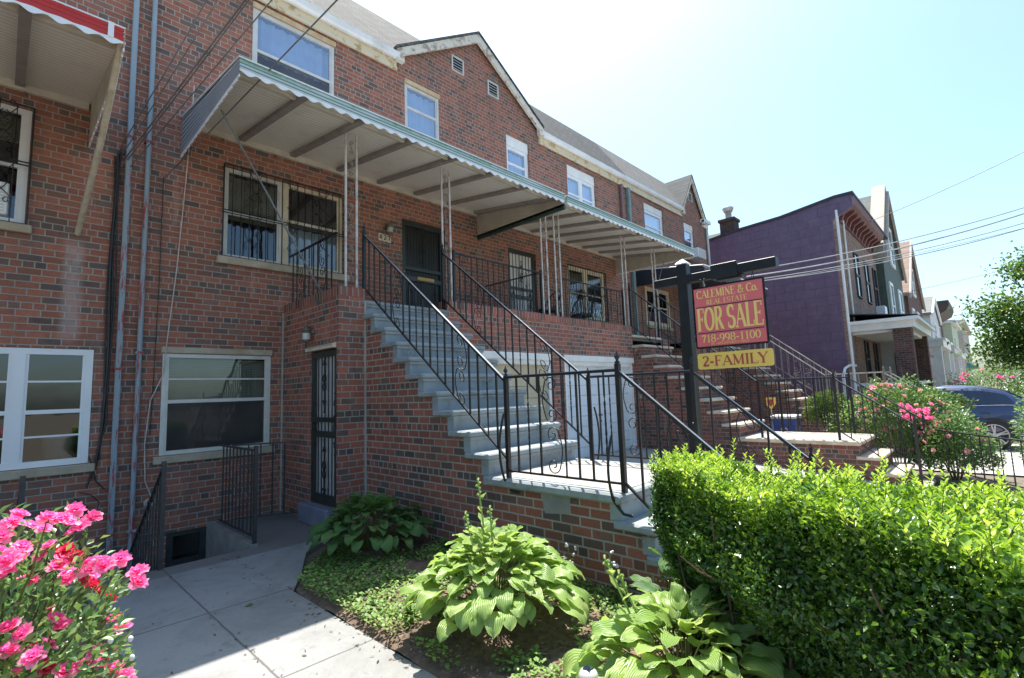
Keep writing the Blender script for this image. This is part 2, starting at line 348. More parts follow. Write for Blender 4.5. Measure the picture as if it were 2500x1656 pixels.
def leafmat(name, stops, trans=.4, rough=.45, spec=.35, vein=False):
    t=NT(name); at=t.new('ShaderNodeAttribute',attribute_name='tint'); c=t.ramp(at.outputs['Fac'],stops)
    t.col(c); t.set(rough,0,spec)
    if vein:
        a2=t.new('ShaderNodeAttribute',attribute_name='across'); wv=t.math('ABSOLUTE',t.math('SINE',t.math('MULTIPLY',a2.outputs['Fac'],15.5))); c=t.mix(t.math('MULTIPLY',t.math('SUBTRACT',1.,wv),.28),c,(.05,.10,.02)); c=t.mix(t.ramp(t.noise(60,3,.7),[(.66,0.),(.74,.35)]),c,(.22,.17,.06)); t.col(c); t.bump(wv,.55,.006)
    tl=t.new('ShaderNodeBsdfTranslucent'); hs=t.new('ShaderNodeHueSaturation'); hs.inputs['Hue'].default_value=.485; hs.inputs['Saturation'].default_value=1.1; hs.inputs['Value'].default_value=1.7; t.link(c,hs.inputs['Color']); t.link(hs.outputs[0],tl.inputs[0])
    mx=t.new('ShaderNodeMixShader'); mx.inputs[0].default_value=trans; t.link(t.b.outputs[0],mx.inputs[1]); t.link(tl.outputs[0],mx.inputs[2]); t.link(mx.outputs[0],t.out.inputs[0]); return t.m
M['hedge_leaf']=leafmat('privet leaf',[(0,(.035,.09,.02)),(.45,(.085,.18,.028)),(.8,(.24,.40,.05)),(1,(.46,.60,.11))],.36,.26,.6)
M['hosta_leaf']=leafmat('hosta leaf',[(0,(.24,.38,.10)),(.6,(.34,.48,.14)),(1,(.44,.52,.18))],.36,.30,.55,True)  # for the hostas in sun, sunlight put into the leaf colour
M['hosta_shaded']=leafmat('shaded hosta leaf',[(0,(.075,.165,.05)),(.7,(.11,.215,.055)),(1,(.21,.26,.07))],.3,.42,.4,True)  # darker copy for the hostas in shade, shade put into the colour
M['rose_leaf']=leafmat('rose leaf',[(0,(.075,.15,.055)),(.6,(.13,.24,.075)),(1,(.27,.35,.11))],.32,.36,.4)
M['weed_leaf']=leafmat('weed leaf',[(0,(.12,.23,.06)),(.6,(.20,.34,.08)),(1,(.32,.43,.12))],.35,.5,.3)
M['tree_leaf']=leafmat('street tree leaf',[(0,(.05,.11,.025)),(.7,(.09,.18,.035)),(1,(.32,.34,.07))],.35,.4,.4)
M['juniper']=leafmat('juniper needle',[(0,(.06,.11,.03)),(.6,(.11,.18,.045)),(1,(.22,.23,.07))],.15,.7,.15)
M['petal_pink']=leafmat('pink petal',[(0,(.76,.09,.30)),(.6,(.86,.22,.45)),(1,(.92,.48,.62))],.48,.6,.15)
M['petal_red']=leafmat('red pink petal',[(0,(.62,.03,.05)),(.6,(.70,.05,.10)),(1,(.78,.16,.22))],.3,.6,.2)
M['petal_pale']=leafmat('pale pink petal',[(0,(.74,.28,.30)),(.6,(.80,.42,.42)),(1,(.85,.6,.56))],.3,.6,.2)
M['stalk_green']=pm('pale green flower stalk',(.30,.42,.10),(.24,.36,.09),9,.55,.1)
M['stem']=pm('green stem',(.09,.13,.03),(.13,.11,.04),9,.6,.1)
M['twig']=pm('brown twig',(.13,.09,.06),(.08,.055,.04),9,.8,.2)
M['bark']=pm('tree bark',(.11,.085,.065),(.07,.055,.042),9,.9,.5,bscale=20)
M['mulch']=pm('mulch bed',(.17,.11,.08),(.10,.07,.05),16,.95,.8,bscale=35,dirt=(.28,.20,.15),dscale=22)
M['white_bud']=pm('white bud',(.75,.75,.72),(.65,.65,.6),5,.6,0)
# ------------------------------------------------------------------ special materials
def concrete_mat():
    t=NT('walkway concrete'); X,Y,Z=t.xyz()
    c=t.mix(t.noise(1.6,6,.7),(.335,.335,.325),(.26,.26,.255)); c=t.mix(t.ramp(t.noise(60,3,.7),[(.4,0.),(.75,.35)]),c,(.17,.17,.165))
    c=t.mix(t.ramp(t.noise(.8,7,.75,dist=.6),[(.46,0.),(.66,.75)]),c,(.185,.18,.17)); c=t.mix(t.ramp(t.noise(5,7,.8),[(.56,0.),(.66,.6)]),c,(.15,.145,.135))
    jx=t.math('ABSOLUTE',t.math('SUBTRACT',t.math('ADD',X,t.math('MULTIPLY',t.math('SUBTRACT',t.noise(5,2),.5),.015)),1.19))
    d=jx
    for yy in (5.62,4.38,3.05,1.7,.3):
        d=t.math('MINIMUM',d,t.math('ABSOLUTE',t.math('SUBTRACT',t.math('ADD',Y,t.math('MULTIPLY',t.math('SUBTRACT',t.noise(4,2),.5),.02)),yy)))
    j=t.step(d,.003,.010); c=t.mix(j,(.13,.125,.12),c)
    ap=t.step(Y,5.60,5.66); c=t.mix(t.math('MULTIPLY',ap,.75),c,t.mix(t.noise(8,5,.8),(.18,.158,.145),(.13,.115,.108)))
    crk=t.new('ShaderNodeTexVoronoi',feature='DISTANCE_TO_EDGE'); crk.inputs['Scale'].default_value=.55; t.link(t.pos(),crk.inputs['Vector'])
    ck=t.step(t.math('ADD',crk.outputs['Distance'],t.math('MULTIPLY',t.math('SUBTRACT',t.noise(3,5,.7),.5),.06)),.000,.004); 
    t.col(c); t.set(.88,0,.25); t.bump(t.math('ADD',t.math('MULTIPLY',j,1.),t.math('MULTIPLY',t.noise(150,3),.12)),.5,.006); return t.m
M['concrete']=concrete_mat()
def shingle(name, cols, sc_=1.0):
    t=NT(name); X,Y,Z=t.xyz()
    b=t.new('ShaderNodeTexBrick'); cb=t.new('ShaderNodeCombineXYZ'); t.link(t.math('ADD',X,t.math('MULTIPLY',t.noise(6,2),.02)),cb.inputs[0]); t.link(t.math('MULTIPLY',t.math('ADD',Z,t.math('MULTIPLY',t.noise(3,2),.03)),1.25),cb.inputs[1]); t.link(cb.outputs[0],b.inputs['Vector'])
    b.inputs['Scale'].default_value=1/sc_; b.inputs['Brick Width'].default_value=.24; b.inputs['Row Height'].default_value=.125; b.inputs['Mortar Size'].default_value=.008; b.inputs['Mortar Smooth'].default_value=.1
    b.inputs['Color1'].default_value=(*cols[0],1); b.inputs['Color2'].default_value=(*cols[1],1); b.inputs['Mortar'].default_value=(*cols[2],1); b.offset=.5
    c=t.mix(t.ramp(t.noise(3,6,.7),[(.4,0.),(.75,.5)]),b.outputs['Color'],cols[2])
    t.col(c); t.set(.9,0,.2); t.bump(t.math('SUBTRACT',1.,b.outputs['Fac']),.8,.015); return t.m
M['roof_pale']=shingle('weathered pale shingle',[(.165,.165,.162),(.115,.115,.113),(.06,.06,.06)])
M['roof_dark']=shingle('dark grey shingle',[(.085,.095,.105),(.055,.06,.066),(.03,.032,.036)])
M['roof_light']=shingle('light grey shingle',[(.19,.188,.182),(.155,.152,.148),(.10,.098,.096)])
M['roof_tan']=shingle('pink tan shingle',[(.36,.26,.21),(.30,.21,.17),(.22,.16,.13)],1.6)
M['roof_slate']=shingle('grey slate roof',[(.22,.23,.22),(.18,.19,.18),(.12,.125,.12)],1.6)
def purple_mat():
    t=NT('purple painted wall shingles'); X,Y,Z=t.xyz()
    b=t.new('ShaderNodeTexBrick'); cb=t.new('ShaderNodeCombineXYZ'); t.link(t.math('ADD',Y,t.math('MULTIPLY',t.noise(1.7,3),.05)),cb.inputs[0]); t.link(t.math('ADD',Z,t.math('MULTIPLY',t.noise(1.3,3),.06)),cb.inputs[1]); t.link(cb.outputs[0],b.inputs['Vector'])
    b.inputs['Scale'].default_value=1; b.inputs['Brick Width'].default_value=.70; b.inputs['Row Height'].default_value=.34; b.inputs['Mortar Size'].default_value=.007; b.offset=.5
    b.inputs['Color1'].default_value=(.150,.108,.175,1); b.inputs['Color2'].default_value=(.135,.096,.160,1); b.inputs['Mortar'].default_value=(.085,.06,.10,1)
    c=t.mix(t.math('MULTIPLY',t.ramp(t.noise(.5,6,.75),[(.3,.1),(.7,1.)]),t.math('SUBTRACT',1.,t.math('MULTIPLY',t.step(Z,1.,6.5),.75))),b.outputs['Color'],(.125,.066,.098)); c=t.mix(t.ramp(t.noise(4,6,.7),[(.48,0.),(.75,.55)]),c,(.20,.155,.22)); vm=t.new('ShaderNodeMapping'); vm.inputs['Scale'].default_value=(1,1.6,.25); t.link(t.pos(),vm.inputs[0]); c=t.mix(t.ramp(t.noise(1,6,.75,vec=vm.outputs[0]),[(.5,0.),(.75,.45)]),c,(.095,.07,.11))
    t.col(c); t.set(.6,0,.35); t.bump(t.math('ADD',t.math('SUBTRACT',1.,b.outputs['Fac']),t.math('MULTIPLY',t.noise(9,4),.4)),.7,.02); return t.m
M['purple']=purple_mat()
def soffit_mat():
    t=NT('ribbed awning soffit'); X,Y,Z=t.xyz()
    w_=t.math('FRACT',t.math('DIVIDE',Y,.075)); g=t.math('MINIMUM',t.step(w_,0,.14),t.math('SUBTRACT',1.,t.step(w_,.9,1.)))
    c=t.mix(t.noise(1.5,5,.7),(.86,.84,.78),(.78,.755,.695)); c=t.mix(t.math('MULTIPLY',t.math('SUBTRACT',1.,g),.8),c,(.34,.31,.25))
    c=t.mix(t.ramp(t.noise(2.5,6,.75),[(.52,0.),(.75,.5)]),c,(.50,.44,.36))
    t.col(c); t.set(.55,0,.3); t.bump(g,.6,.008); return t.m
M['soffit']=soffit_mat()
def fascia_mat(name, lo, hi, zl):
    # chalky white bands, green pinstripes and patches of green paint that are really there
    t=NT(name); X,Y,Z=t.xyz()
    pa=t.ramp(t.math('ADD',t.noise(2.0,7,.78),t.math('MULTIPLY',t.math('SUBTRACT',t.noise(.45,2),.5),.9)),[(lo,0.),(hi,1.)])
    st=t.noise(1,6,.8,vec=None); mp=t.new('ShaderNodeMapping'); mp.inputs['Scale'].default_value=(26,26,2.2); t.link(t.pos(),mp.inputs[0]); st=t.noise(1,4,.7,vec=mp.outputs[0])
    pa=t.math('MULTIPLY',pa,t.ramp(st,[(.3,.35),(.6,1.)]))
    c=t.mix(t.math('MULTIPLY',pa,t.step(Z,zl-.015,zl+.03)),t.mix(t.noise(3,4),(.50,.60,.63),(.42,.52,.55)),t.mix(t.noise(11,5,.7),(.10,.26,.17),(.17,.34,.24)))
    for zz in (zl+.042,zl-.002,zl-.040):
        l=t.math('SUBTRACT',1.,t.step(t.math('ABSOLUTE',t.math('SUBTRACT',Z,zz)),.004,.008)); c=t.mix(t.math('MULTIPLY',l,.8),c,(.03,.11,.075))
    t.col(c); t.set(.45,0,.4); t.bump(t.noise(30,3),.1,.003); return t.m
M['fascia_a']=fascia_mat('white and green awning band',.42,.58,4.985); M['fascia_b']=fascia_mat('green worn awning band',.18,.40,4.975)
def stripes(name, a, b, period, axis, duty=.5):
    t=NT(name); x=t.xyz()[axis]; f=t.math('GREATER_THAN',t.math('FRACT',t.math('DIVIDE',x,period)),duty); t.col(t.mix(f,a,b)); t.set(.5); return t.m
def carpaint():
    t=NT('dark blue car paint'); t.col((.008,.02,.085)); t.set(.35,.0,.5); t.b.inputs['Coat Weight'].default_value=1.; t.b.inputs['Coat Roughness'].default_value=.03; return t.m
M['car_blue']=carpaint()
M['car_glass']=pm('tinted car glass',(.012,.02,.04),(.014,.022,.045),2,.04,0,spec=.9)
M['garage_tan']=pm('tan garage door paint',(.58,.50,.34),(.50,.42,.28),3,.5,.05,dirt=(.38,.30,.2))
M['garage_white']=pm('white garage door paint',(.74,.77,.80),(.66,.69,.72),3,.5,.05)
# ------------------------------------------------------------------ ground
def gz(x): return -.025*max(0.,min(x,24)-3.0)
def build_ground():
    xs=[-160,-60,-25,-8,-3,.3,1.78,2.5,3.28]+[4+i for i in range(0,22)]+[30,40,60,100,200,400]
    ys=[-300,-80,-30,-12,-6,-2,0,1,2,3,4,5,5.88,7.6,20,60,200]
    mb=MB(); idx={}
    for i,x in enumerate(xs):
        for j,y in enumerate(ys): idx[i,j]=len(mb.v); mb.v.append((x,y,gz(x)-.05))
    for i in range(len(xs)-1):
        for j in range(len(ys)-1):
            if -160<=xs[i]<19 and ys[j]>=5.88 and ys[j]<20: continue
            mb.f.append((idx[i,j],idx[i+1,j],idx[i+1,j+1],idx[i,j+1])); mb.sm.append(False)
    structure('ground',mb,M['soil'])
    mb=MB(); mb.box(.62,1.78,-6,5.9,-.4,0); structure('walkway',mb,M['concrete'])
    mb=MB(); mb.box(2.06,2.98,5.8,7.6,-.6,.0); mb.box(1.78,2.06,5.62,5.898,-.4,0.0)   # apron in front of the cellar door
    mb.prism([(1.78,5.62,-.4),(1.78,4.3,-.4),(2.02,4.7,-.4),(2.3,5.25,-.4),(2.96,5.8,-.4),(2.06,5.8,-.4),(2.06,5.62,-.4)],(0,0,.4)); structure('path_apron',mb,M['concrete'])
    # planting bed
    mb=MB(); n=26; m=12; rows=[]
    for j in range(n+1):
        y=-2+7.75*j/n; row=[]
        for i in range(m+1):
            x0=1.782 if y<4.3 else 1.782+(y-4.3)*.80; x0=min(x0,3.1); x=x0+(3.285-x0)*i/m
            row.append((x,y,.03+.05*math.sin(PI*min(1,i/m*1.0))*.6+.012*math.sin(x*19+y*7)+.012*math.sin(y*13-x*5)-(.03 if i==0 else 0)))
        rows.append(row)
    mb.grid(rows); structure('planting_bed',mb,M['mulch'])
    mb=MB(); rows=[]
    for j in range(20):
        y=-2.5+9*j/19; rows.append([(x,y,.0+.04*math.sin(x*11+y*3)) for x in (-4,-2,-.8,-.2,.3,.61)])
    rows=[r_ for r_ in rows if r_[0][1]<5.85]; mb.grid(rows); structure('rose_bed',mb,M['mulch'])
    # driveway between the stoops, falling from the garage doors to the street
    mb=MB(); rows=[[(x,y,z+gz(x)*k) for x in (4.63,7,9.97)] for y,z,k in ((-1.05,-.024,1.),(1,.01,.8),(3,.11,.3),(5.79,.26,0.))]; mb.grid(rows,False); structure('driveway',mb,M['cement_light'])
    mb=MB(); rows=[[(x,y,gz(x)-.02) for x in (13.0,15.3,17,18,21.39)] for y in (-1.05,1,4,5.77)]; mb.grid(rows,False); structure('forecourt',mb,M['cement_light'])
    mb=MB(); rows=[[(x,y,gz(x)-.03) for x in (-60,0,3,8,12,16,20,24,60,150)] for y in (-4.6,-1.0)]; mb.grid(rows,False)
    structure('sidewalk',mb,M['sidewalk'])  # mostly out of view; widened and paled to bounce light onto the soffits
    mb=MB(); rows=[[(x,y,gz(x)-.14) for x in (-100,0,3,8,12,16,20,24,60,250)] for y in (-18.,-4.6)]; mb.grid(rows,False); structure('road',mb,M['asphalt'])  # mostly out of view; asphalt lightened for bounce light on the facade
build_ground()
# sunken areaway in front of the left houses
mb=MB(); mb.box(-8,1.98,5.9,7.6,-1.15,-1.05)                       # floor
mb.box(-8,1.98,5.85,5.915,-1.05,-.005)                              # front retaining wall
mb.box(1.98,2.06,5.9,7.5,-1.05,.03)                               # right kerb
for k in range(5): mb.box(.2,1.1,6.1+.25*k,6.1+.25*k+.27,-1.05,-.12-.19*k)
structure('areaway_floor',mb,M['cement'])
# ------------------------------------------------------------------ house building blocks
def wall_holes(mb, x0,x1,z0,z1,y,holes,rev=.11,extra_z=(),axis='y'):
    """front skin of a wall in the plane y (or x) with holes and their reveals"""
    def P(u,v,d): return (u,y+d,v) if axis=='y' else (y+d,u,v)
    us=sorted({x0,x1,*[h[0] for h in holes],*[h[1] for h in holes]}); us=[u for u in us if x0<=u<=x1]
    vs=sorted({z0,z1,*[h[2] for h in holes],*[h[3] for h in holes],*extra_z})
    for i in range(len(us)-1):
        for j in range(len(vs)-1):
            cu,cv=(us[i]+us[i+1])/2,(vs[j]+vs[j+1])/2
            if any(h[0]<cu<h[1] and h[2]<cv<h[3] for h in holes): continue
            q=[P(us[i],vs[j],0),P(us[i+1],vs[j],0),P(us[i+1],vs[j+1],0),P(us[i],vs[j+1],0)]
            mb.add(q if axis=='y' else q[::-1],[(0,1,2,3)])
    for a,b,c,d in holes:
        if a>x0+.001: mb.add([P(a,c,0),P(a,d,0),P(a,d,rev),P(a,c,rev)],[(0,1,2,3)])
        if b<x1-.001: mb.add([P(b,c,0),P(b,d,0),P(b,d,rev),P(b,c,rev)],[(3,2,1,0)])
        mb.add([P(a,d,0),P(b,d,0),P(b,d,rev),P(a,d,rev)],[(3,2,1,0)][::-1]); mb.add([P(a,c,0),P(b,c,0),P(b,c,rev),P(a,c,rev)],[(0,1,2,3)])
def window(parent, x0,x1,z0,z1,y, mat='white_vinyl', mull=(), meet=.5, fw=.05, covering=None, cov_frac=1.0, cov_from=0.0, gl='glass', sill=None, lintel=None, label=None, screen=False, extra_rails=(), rev=.09, name='window'):
    """double-hung window set in a facade hole; covering hangs behind the upper part"""
    fy=y+rev-.05; mb=MB(); e=.004
    x0+=e; x1-=e; z0+=e; z1-=e
    mb.box(x0,x0+fw,fy,fy+.05,z0,z1); mb.box(x1-fw,x1,fy,fy+.05,z0,z1); mb.box(x0+fw,x1-fw,fy,fy+.05,z1-fw,z1); mb.box(x0+fw,x1-fw,fy-.008,fy+.05,z0,z0+fw)
    xs=[x0+fw]+[m_ for m_ in mull]+[x1-fw]; mw=fw*.8
    for m_ in mull: mb.box(m_-mw,m_+mw,fy-.004,fy+.05,z0+fw,z1-fw)
    zm=z0+(z1-z0)*meet
    for i in range(len(xs)-1):
        a=xs[i]+(mw if i else 0); b=xs[i+1]-(mw if i<len(xs)-2 else 0)
        mb.box(a,b,fy+.006,fy+.05,zm-.022,zm+.022)
        mb.box(a,a+.025,fy+.012,fy+.046,z0+fw,z1-fw); mb.box(b-.025,b,fy+.012,fy+.046,z0+fw,z1-fw)
        for zr in extra_rails: mb.box(a+.025,b-.025,fy+.016,fy+.04,zr-.01,zr+.01)
    fr=part(name,mb,M[mat],parent,label)
    g=MB(); g.add([(x0+fw,fy+.03,z0+fw),(x1-fw,fy+.03,z0+fw),(x1-fw,fy+.03,z1-fw),(x0+fw,fy+.03,z1-fw)],[(0,1,2,3)]); part('pane',g,M[gl],fr)
    if screen:
        g=MB(); g.add([(x0+fw,fy+.02,z0+fw),(x1-fw,fy+.02,z0+fw),(x1-fw,fy+.02,zm-.022),(x0+fw,fy+.02,zm-.022)],[(0,1,2,3)]); part('insect_screen',g,M['screen'],fr)
    if covering:
        g=MB(); zb=z1-fw-(z1-z0-2*fw)*cov_frac; zt_=z1-fw-(z1-z0-2*fw)*cov_from; rows=[]; nx=max(2,int((x1-x0)/.03))
        if covering=='curtain':
            rows=[[(x0+fw+(x1-x0-2*fw)*i/nx,fy+.13+.02*math.sin(i*1.1)+.012*math.sin(i*2.7+1),z) for i in range(nx+1)] for z in (zb,zt_)]
            g.grid(rows)
        else:
            nz=int((z1-fw-zb)/.025)
            for k in range(nz):
                z=zb+k*.025; g.add([(x0+fw,fy+.12,z),(x1-fw,fy+.12,z),(x1-fw,fy+.135,z+.024),(x0+fw,fy+.135,z+.024)],[(0,1,2,3)])
        part({'dark_blind':'blind'}.get(covering,covering),g,M[covering],fr)
    if sill:
        g=MB(); g.bbox(x0-.06,x1+.06,y-.055,y+.1,z0-.10,z0-.006,.008); part('sill',g,M[sill],fr)
    if lintel:
        g=MB(); g.bbox(x0-.015,x1+.015,y-.03,y+.08,z1+.006,z1+.085,.006); part('lintel',g,M[lintel],fr)
    return fr
# 2d scroll work, mapped to a plane by fn(s, t) -> 3d
def spiral(cx,cz,r,a0,turns,d,n=22,r1=.22):
    return [(cx+(r*(1-(1-r1)*k/n))*math.cos(a0+d*2*PI*turns*k/n), cz+(r*(1-(1-r1)*k/n))*math.sin(a0+d*2*PI*turns*k/n)) for k in range(n+1)]
def c_scroll(xs, cx, zt, zb, r, side=-1):
    """two inward curls joined by a bowed spine; side -1 puts the spine on the left"""
    top=spiral(0,zt,r,PI,1.25,-1)[::-1]; bot=spiral(0,zb,r,PI,1.25,1)
    n=8; mid=[(-r-(.35*r)*math.sin(PI*k/n), zt+(zb-zt)*k/n) for k in range(1,n)]
    return [(xs+cx+(x if side<0 else -x), z) for x,z in top+mid+bot]
def scroll_panel(w,h):
    r=min(w*.27,.075)
    return [c_scroll(w/2,0,h*.90,h*.60,r,-1), c_scroll(w/2,0,h*.40,h*.10,r,1)]
def railing(name,label,P0,P1,zb0,zb1,h,nb,scrolls=(),posts=(1,1),post_z=(None,None),mat='iron',rail_mat=None,group=None,finial=True,top_ext=.0,thin=1.0,brace=(),toprail_w=.032):
    """iron railing from P0 to P1 (x, y); bottom rail at zb0..zb1, handrail h above it; nb balusters, scroll panels between the numbered ones"""
    P0=Vector((P0[0],P0[1],0)); P1=Vector((P1[0],P1[1],0)); Ln=(P1-P0).length; d=(P1-P0)/Ln; nrm=Vector((-d.y,d.x,0))
    root=thing(name,label,'railing',(P0.x,P0.y,min(zb0,zb1)-.08),group)
    def at(s,z,o=0): p=P0+d*s+nrm*o; return (p.x,p.y,zb0+(zb1-zb0)*s/Ln+z)
    mb=MB(); mb.bar(at(-top_ext,h),at(Ln+top_ext,h),toprail_w,.020)
    hr=part('handrail',mb,M[rail_mat or mat],root)
    if rail_mat=='iron_handrail': mb=MB(); mb.bar(at(.02,h+.0125),at(Ln-.02,h+.0125),toprail_w*.8,.005); part('glint_strip',mb,M['glint_strip'],hr)  # added strip standing in for sun glint on the black handrail
    mb=MB(); mb.bar(at(0,0),at(Ln,0),.022*thin,.016); part('bottom_rail',mb,M[mat],root)
    src={}
    occ=set(); 
    for k in scrolls: occ.add(k)
    for i in range(nb):
        s=Ln*(i+1)/(nb+1)
        if any(i==k for k in scrolls): continue
        tw=i%3==1
        if tw not in src:
            mb=MB(); a=at(s,.006); b=at(s,h-.008); rr=.0075*thin
            if tw:
                vs=[];n=14
                for k in range(n+1):
                    f=k/n; an=(0 if f<.25 or f>.75 else (f-.25)*2*PI*3); z=a[2]+(b[2]-a[2])*f
                    for q in range(4): vs.append((a[0]+rr*1.3*math.cos(an+q*PI/2),a[1]+rr*1.3*math.sin(an+q*PI/2),z))
                fs=[(k*4+q,k*4+(q+1)%4,k*4+4+(q+1)%4,k*4+4+q) for k in range(n) for q in range(4)]; mb.add(vs,fs)
            else: mb.bar(a,b,rr*2,rr*2)
            src[tw]=(part('baluster',mb,M[mat],root),a)
        else:
            o,a=src[tw]; b=at(s,.006); again(o,root,(b[0]-a[0],b[1]-a[1],b[2]-a[2]))
    gap=Ln/(nb+1)
    for k in scrolls:
        s0=gap*k; wd=gap*2
        for pl in scroll_panel(wd,h): mb=MB(); mb.tube([at(s0+x,z) for x,z in pl],.0055*thin,5); part('scroll',mb,M[mat],root)
    for i,s in ((0,0),(1,Ln)):
        if not posts[i]: continue
        base=at(s,0); zl=post_z[i] if post_z[i] is not None else base[2]-.08
        mb=MB(); hw=.018*max(1,thin*.9); zt=base[2]+h+.05
        mb.box(base[0]-hw,base[0]+hw,base[1]-hw,base[1]+hw,zl,zt)
        if finial: mb.lathe((base[0],base[1],zt),[(.016,0),(.024,.012),(.012,.022),(.01,.03),(.02,.045),(.021,.058),(.012,.072),(.005,.08),(.007,.09),(.001,.098)],10)
        part('post',mb,M[mat],root)
    for s,zt,zd,out in brace:                               # bowed side brace fixed to the masonry below
        p=[at(s,zt-(zt-zd)*k/10,out*math.sin(PI*min(1,.15+.7*k/10))*(1 if k<10 else .6)) for k in range(11)]
        p.append(at(s+.06,zd-.05,out*.35)); p.append(at(s+.12,zd-.06,out*.15))
        mb=MB(); mb.tube(p,.011,6); part('brace',mb,M[mat],root)
    return root
def lattice_post(parent,x,y,z0,z1,sx=.155):
    mb=MB(); 
    for dx in (0,sx): mb.tube([(x+dx,y,z0),(x+dx,y,z1)],.0165,10)
    p=part('awning_post',mb,M['post_white'],parent)
    n=max(3,int((z1-z0)/.30)); hh=(z1-z0-.1)/n; mb=MB()
    for k in range(n):
        zb=z0+.05+hh*k; r=.030; s=1 if k%2 else -1
        a=spiral(0,zb+hh*.74,r,PI if s<0 else 0,1.2,-1 if s<0 else 1,16)[::-1]; b=spiral(0,zb+hh*.26,r,0 if s<0 else PI,1.2,-1 if s<0 else 1,16)
        mb.tube([(x+sx/2+u,y,v) for u,v in a+b],.006,5)
    part('scroll',mb,M['scroll_grey'],p); return p
def grille(parent,x0,x1,z0,z1,y,nb,panels,depth=.04,hm=None,belly=False,mat='iron'):
    """window security bars"""
    mb=MB(); yb=y-depth; t_=.011
    for z in (z0,z1,(hm if hm else z0+(z1-z0)*.52),(hm if hm else z0+(z1-z0)*.52)-.035): mb.bar((x0,yb,z),(x1,yb,z),t_,.013)
    for x in (x0,x1): mb.bar((x,yb,z0),(x,yb,z1),.016,.016); mb.box(x-.008,x+.008,yb,y,z0+.05,z0+.066); mb.box(x-.008,x+.008,yb,y,z1-.066,z1-.05)
    for i in range(nb):
        x=x0+(x1-x0)*(i+1)/(nb+1)
        if belly: mb.tube([(x,yb-(.16*math.sin(PI*min(1,max(0,(.55-f)/.55)))**1.0 if f<.55 else 0),z0+(z1-z0)*f) for f in [k/12 for k in range(13)]],.006,5)
        else: mb.bar((x,yb,z0),(x,yb,z1),.010,.010)
    g=part('security_grille',mb,M[mat],parent)
    for px in panels:
        mb=MB(); gp=(x1-x0)/(nb+1)
        for zc in ([z0+(z1-z0)*.28,z0+(z1-z0)*.76]):
            mb=MB()
            hh=(z1-z0)*.19
            for s in (-1,1):
                mb.tube([(px+s*(.012+gp*.42*abs(math.sin(PI*k/10))),yb-.004,zc-hh*.1+hh*k/10) for k in range(11)],.0045,4)
                mb.tube([(px+s*u,yb-.004,v) for u,v in spiral(gp*.45,zc-hh*.55,gp*.3,0,1.1,1,14)],.0045,4)
                mb.tube([(px+s*u,yb-.004,v) for u,v in spiral(gp*.45,zc+hh*1.3,gp*.3,0,1.1,-1,14)],.0045,4)
                mb.bar((px+s*gp*.8,yb-.004,zc+hh*1.15),(px,yb-.004,zc+hh*.5),.008,.008); mb.bar((px+s*gp*.8,yb-.004,zc-hh*.45),(px,yb-.004,zc),.008,.008)
            part('scroll',mb,M[mat],g)
    return g
def iron_door(parent,fn,w,h,back,label=None,lock=False,bars=7,orn=((.5,.78),(.5,.25),(.12,.5),(.88,.5)),fw=.09,mat='iron'):
    """barred storm door; fn(u, v, d): u across, v up, d out of the wall"""
    def box(mb,u0,u1,v0,v1,d0,d1):
        p=[fn(u,v,d) for d in (d0,d1) for u,v in ((u0,v0),(u1,v0),(u1,v1),(u0,v1))]
        mb.add(p,[(3,2,1,0),(4,5,6,7),(0,1,5,4),(1,2,6,5),(2,3,7,6),(3,0,4,7)])
    mb=MB(); box(mb,0,w,0,h,-.06,-.05); dr=part('door',mb,M[back],parent,label)
    mb=MB(); box(mb,0,fw,0,h,-.03,.0); box(mb,w-fw,w,0,h,-.03,.0); box(mb,fw,w-fw,h-fw,h,-.03,0); box(mb,fw,w-fw,0,fw*1.6,-.03,0); box(mb,fw,w-fw,h*.43,h*.47,-.028,-.002); box(mb,fw,w-fw,h*.53,h*.56,-.028,-.002)
    part('storm_frame',mb,M['black_door'],dr)
    mb=MB()
    for i in range(bars):
        u=fw+(w-2*fw)*(i+1)/(bars+1); box(mb,u-.006,u+.006,fw,h-fw,-.024,-.012)
    part('bars',mb,M[mat],dr)
    for ou,ov in orn:
        mb=MB()
        cu=w*ou; cv=h*ov; L_=h*.13
        def tb(pts,r=.007): mb.tube([fn(cu+a,cv+b,-.008) for a,b in pts],r,5)
        for s in (-1,1):
            tb([(.042*math.cos(PI*2*k/12),s*.055+.055*math.sin(PI*2*k/12)) for k in range(13)])
            tb([(s*a,b) for a,b in spiral(.024,L_*.95,.022,PI,1.1,-1,12)]); tb([(s*a,b) for a,b in spiral(.024,-L_*.95,.022,PI,1.1,1,12)])
        tb([(0,-L_*1.5),(0,L_*1.5)],.008)
        for s in (-1,1): mb.ball(fn(cu,cv+s*L_*1.5,-.008),.016,6); mb.ball(fn(cu,cv+s*L_*1.1,-.008),.019,6); mb.ball(fn(cu,cv,-.008),.017,6)
        part('scroll',mb,M[mat],dr)
    if lock:
        mb=MB()
        for v in (h*.50,h*.455): 
            c=fn(fw*.62,v,.004); mb.ball(c,.024,10)
        part('lock',mb,M['brass'],dr)
        mb=MB(); box(mb,w*.36,w*.74,h*.445,h*.475,-.002,.008); part('mail_flap',mb,M['brass_flat'],dr)
    return dr
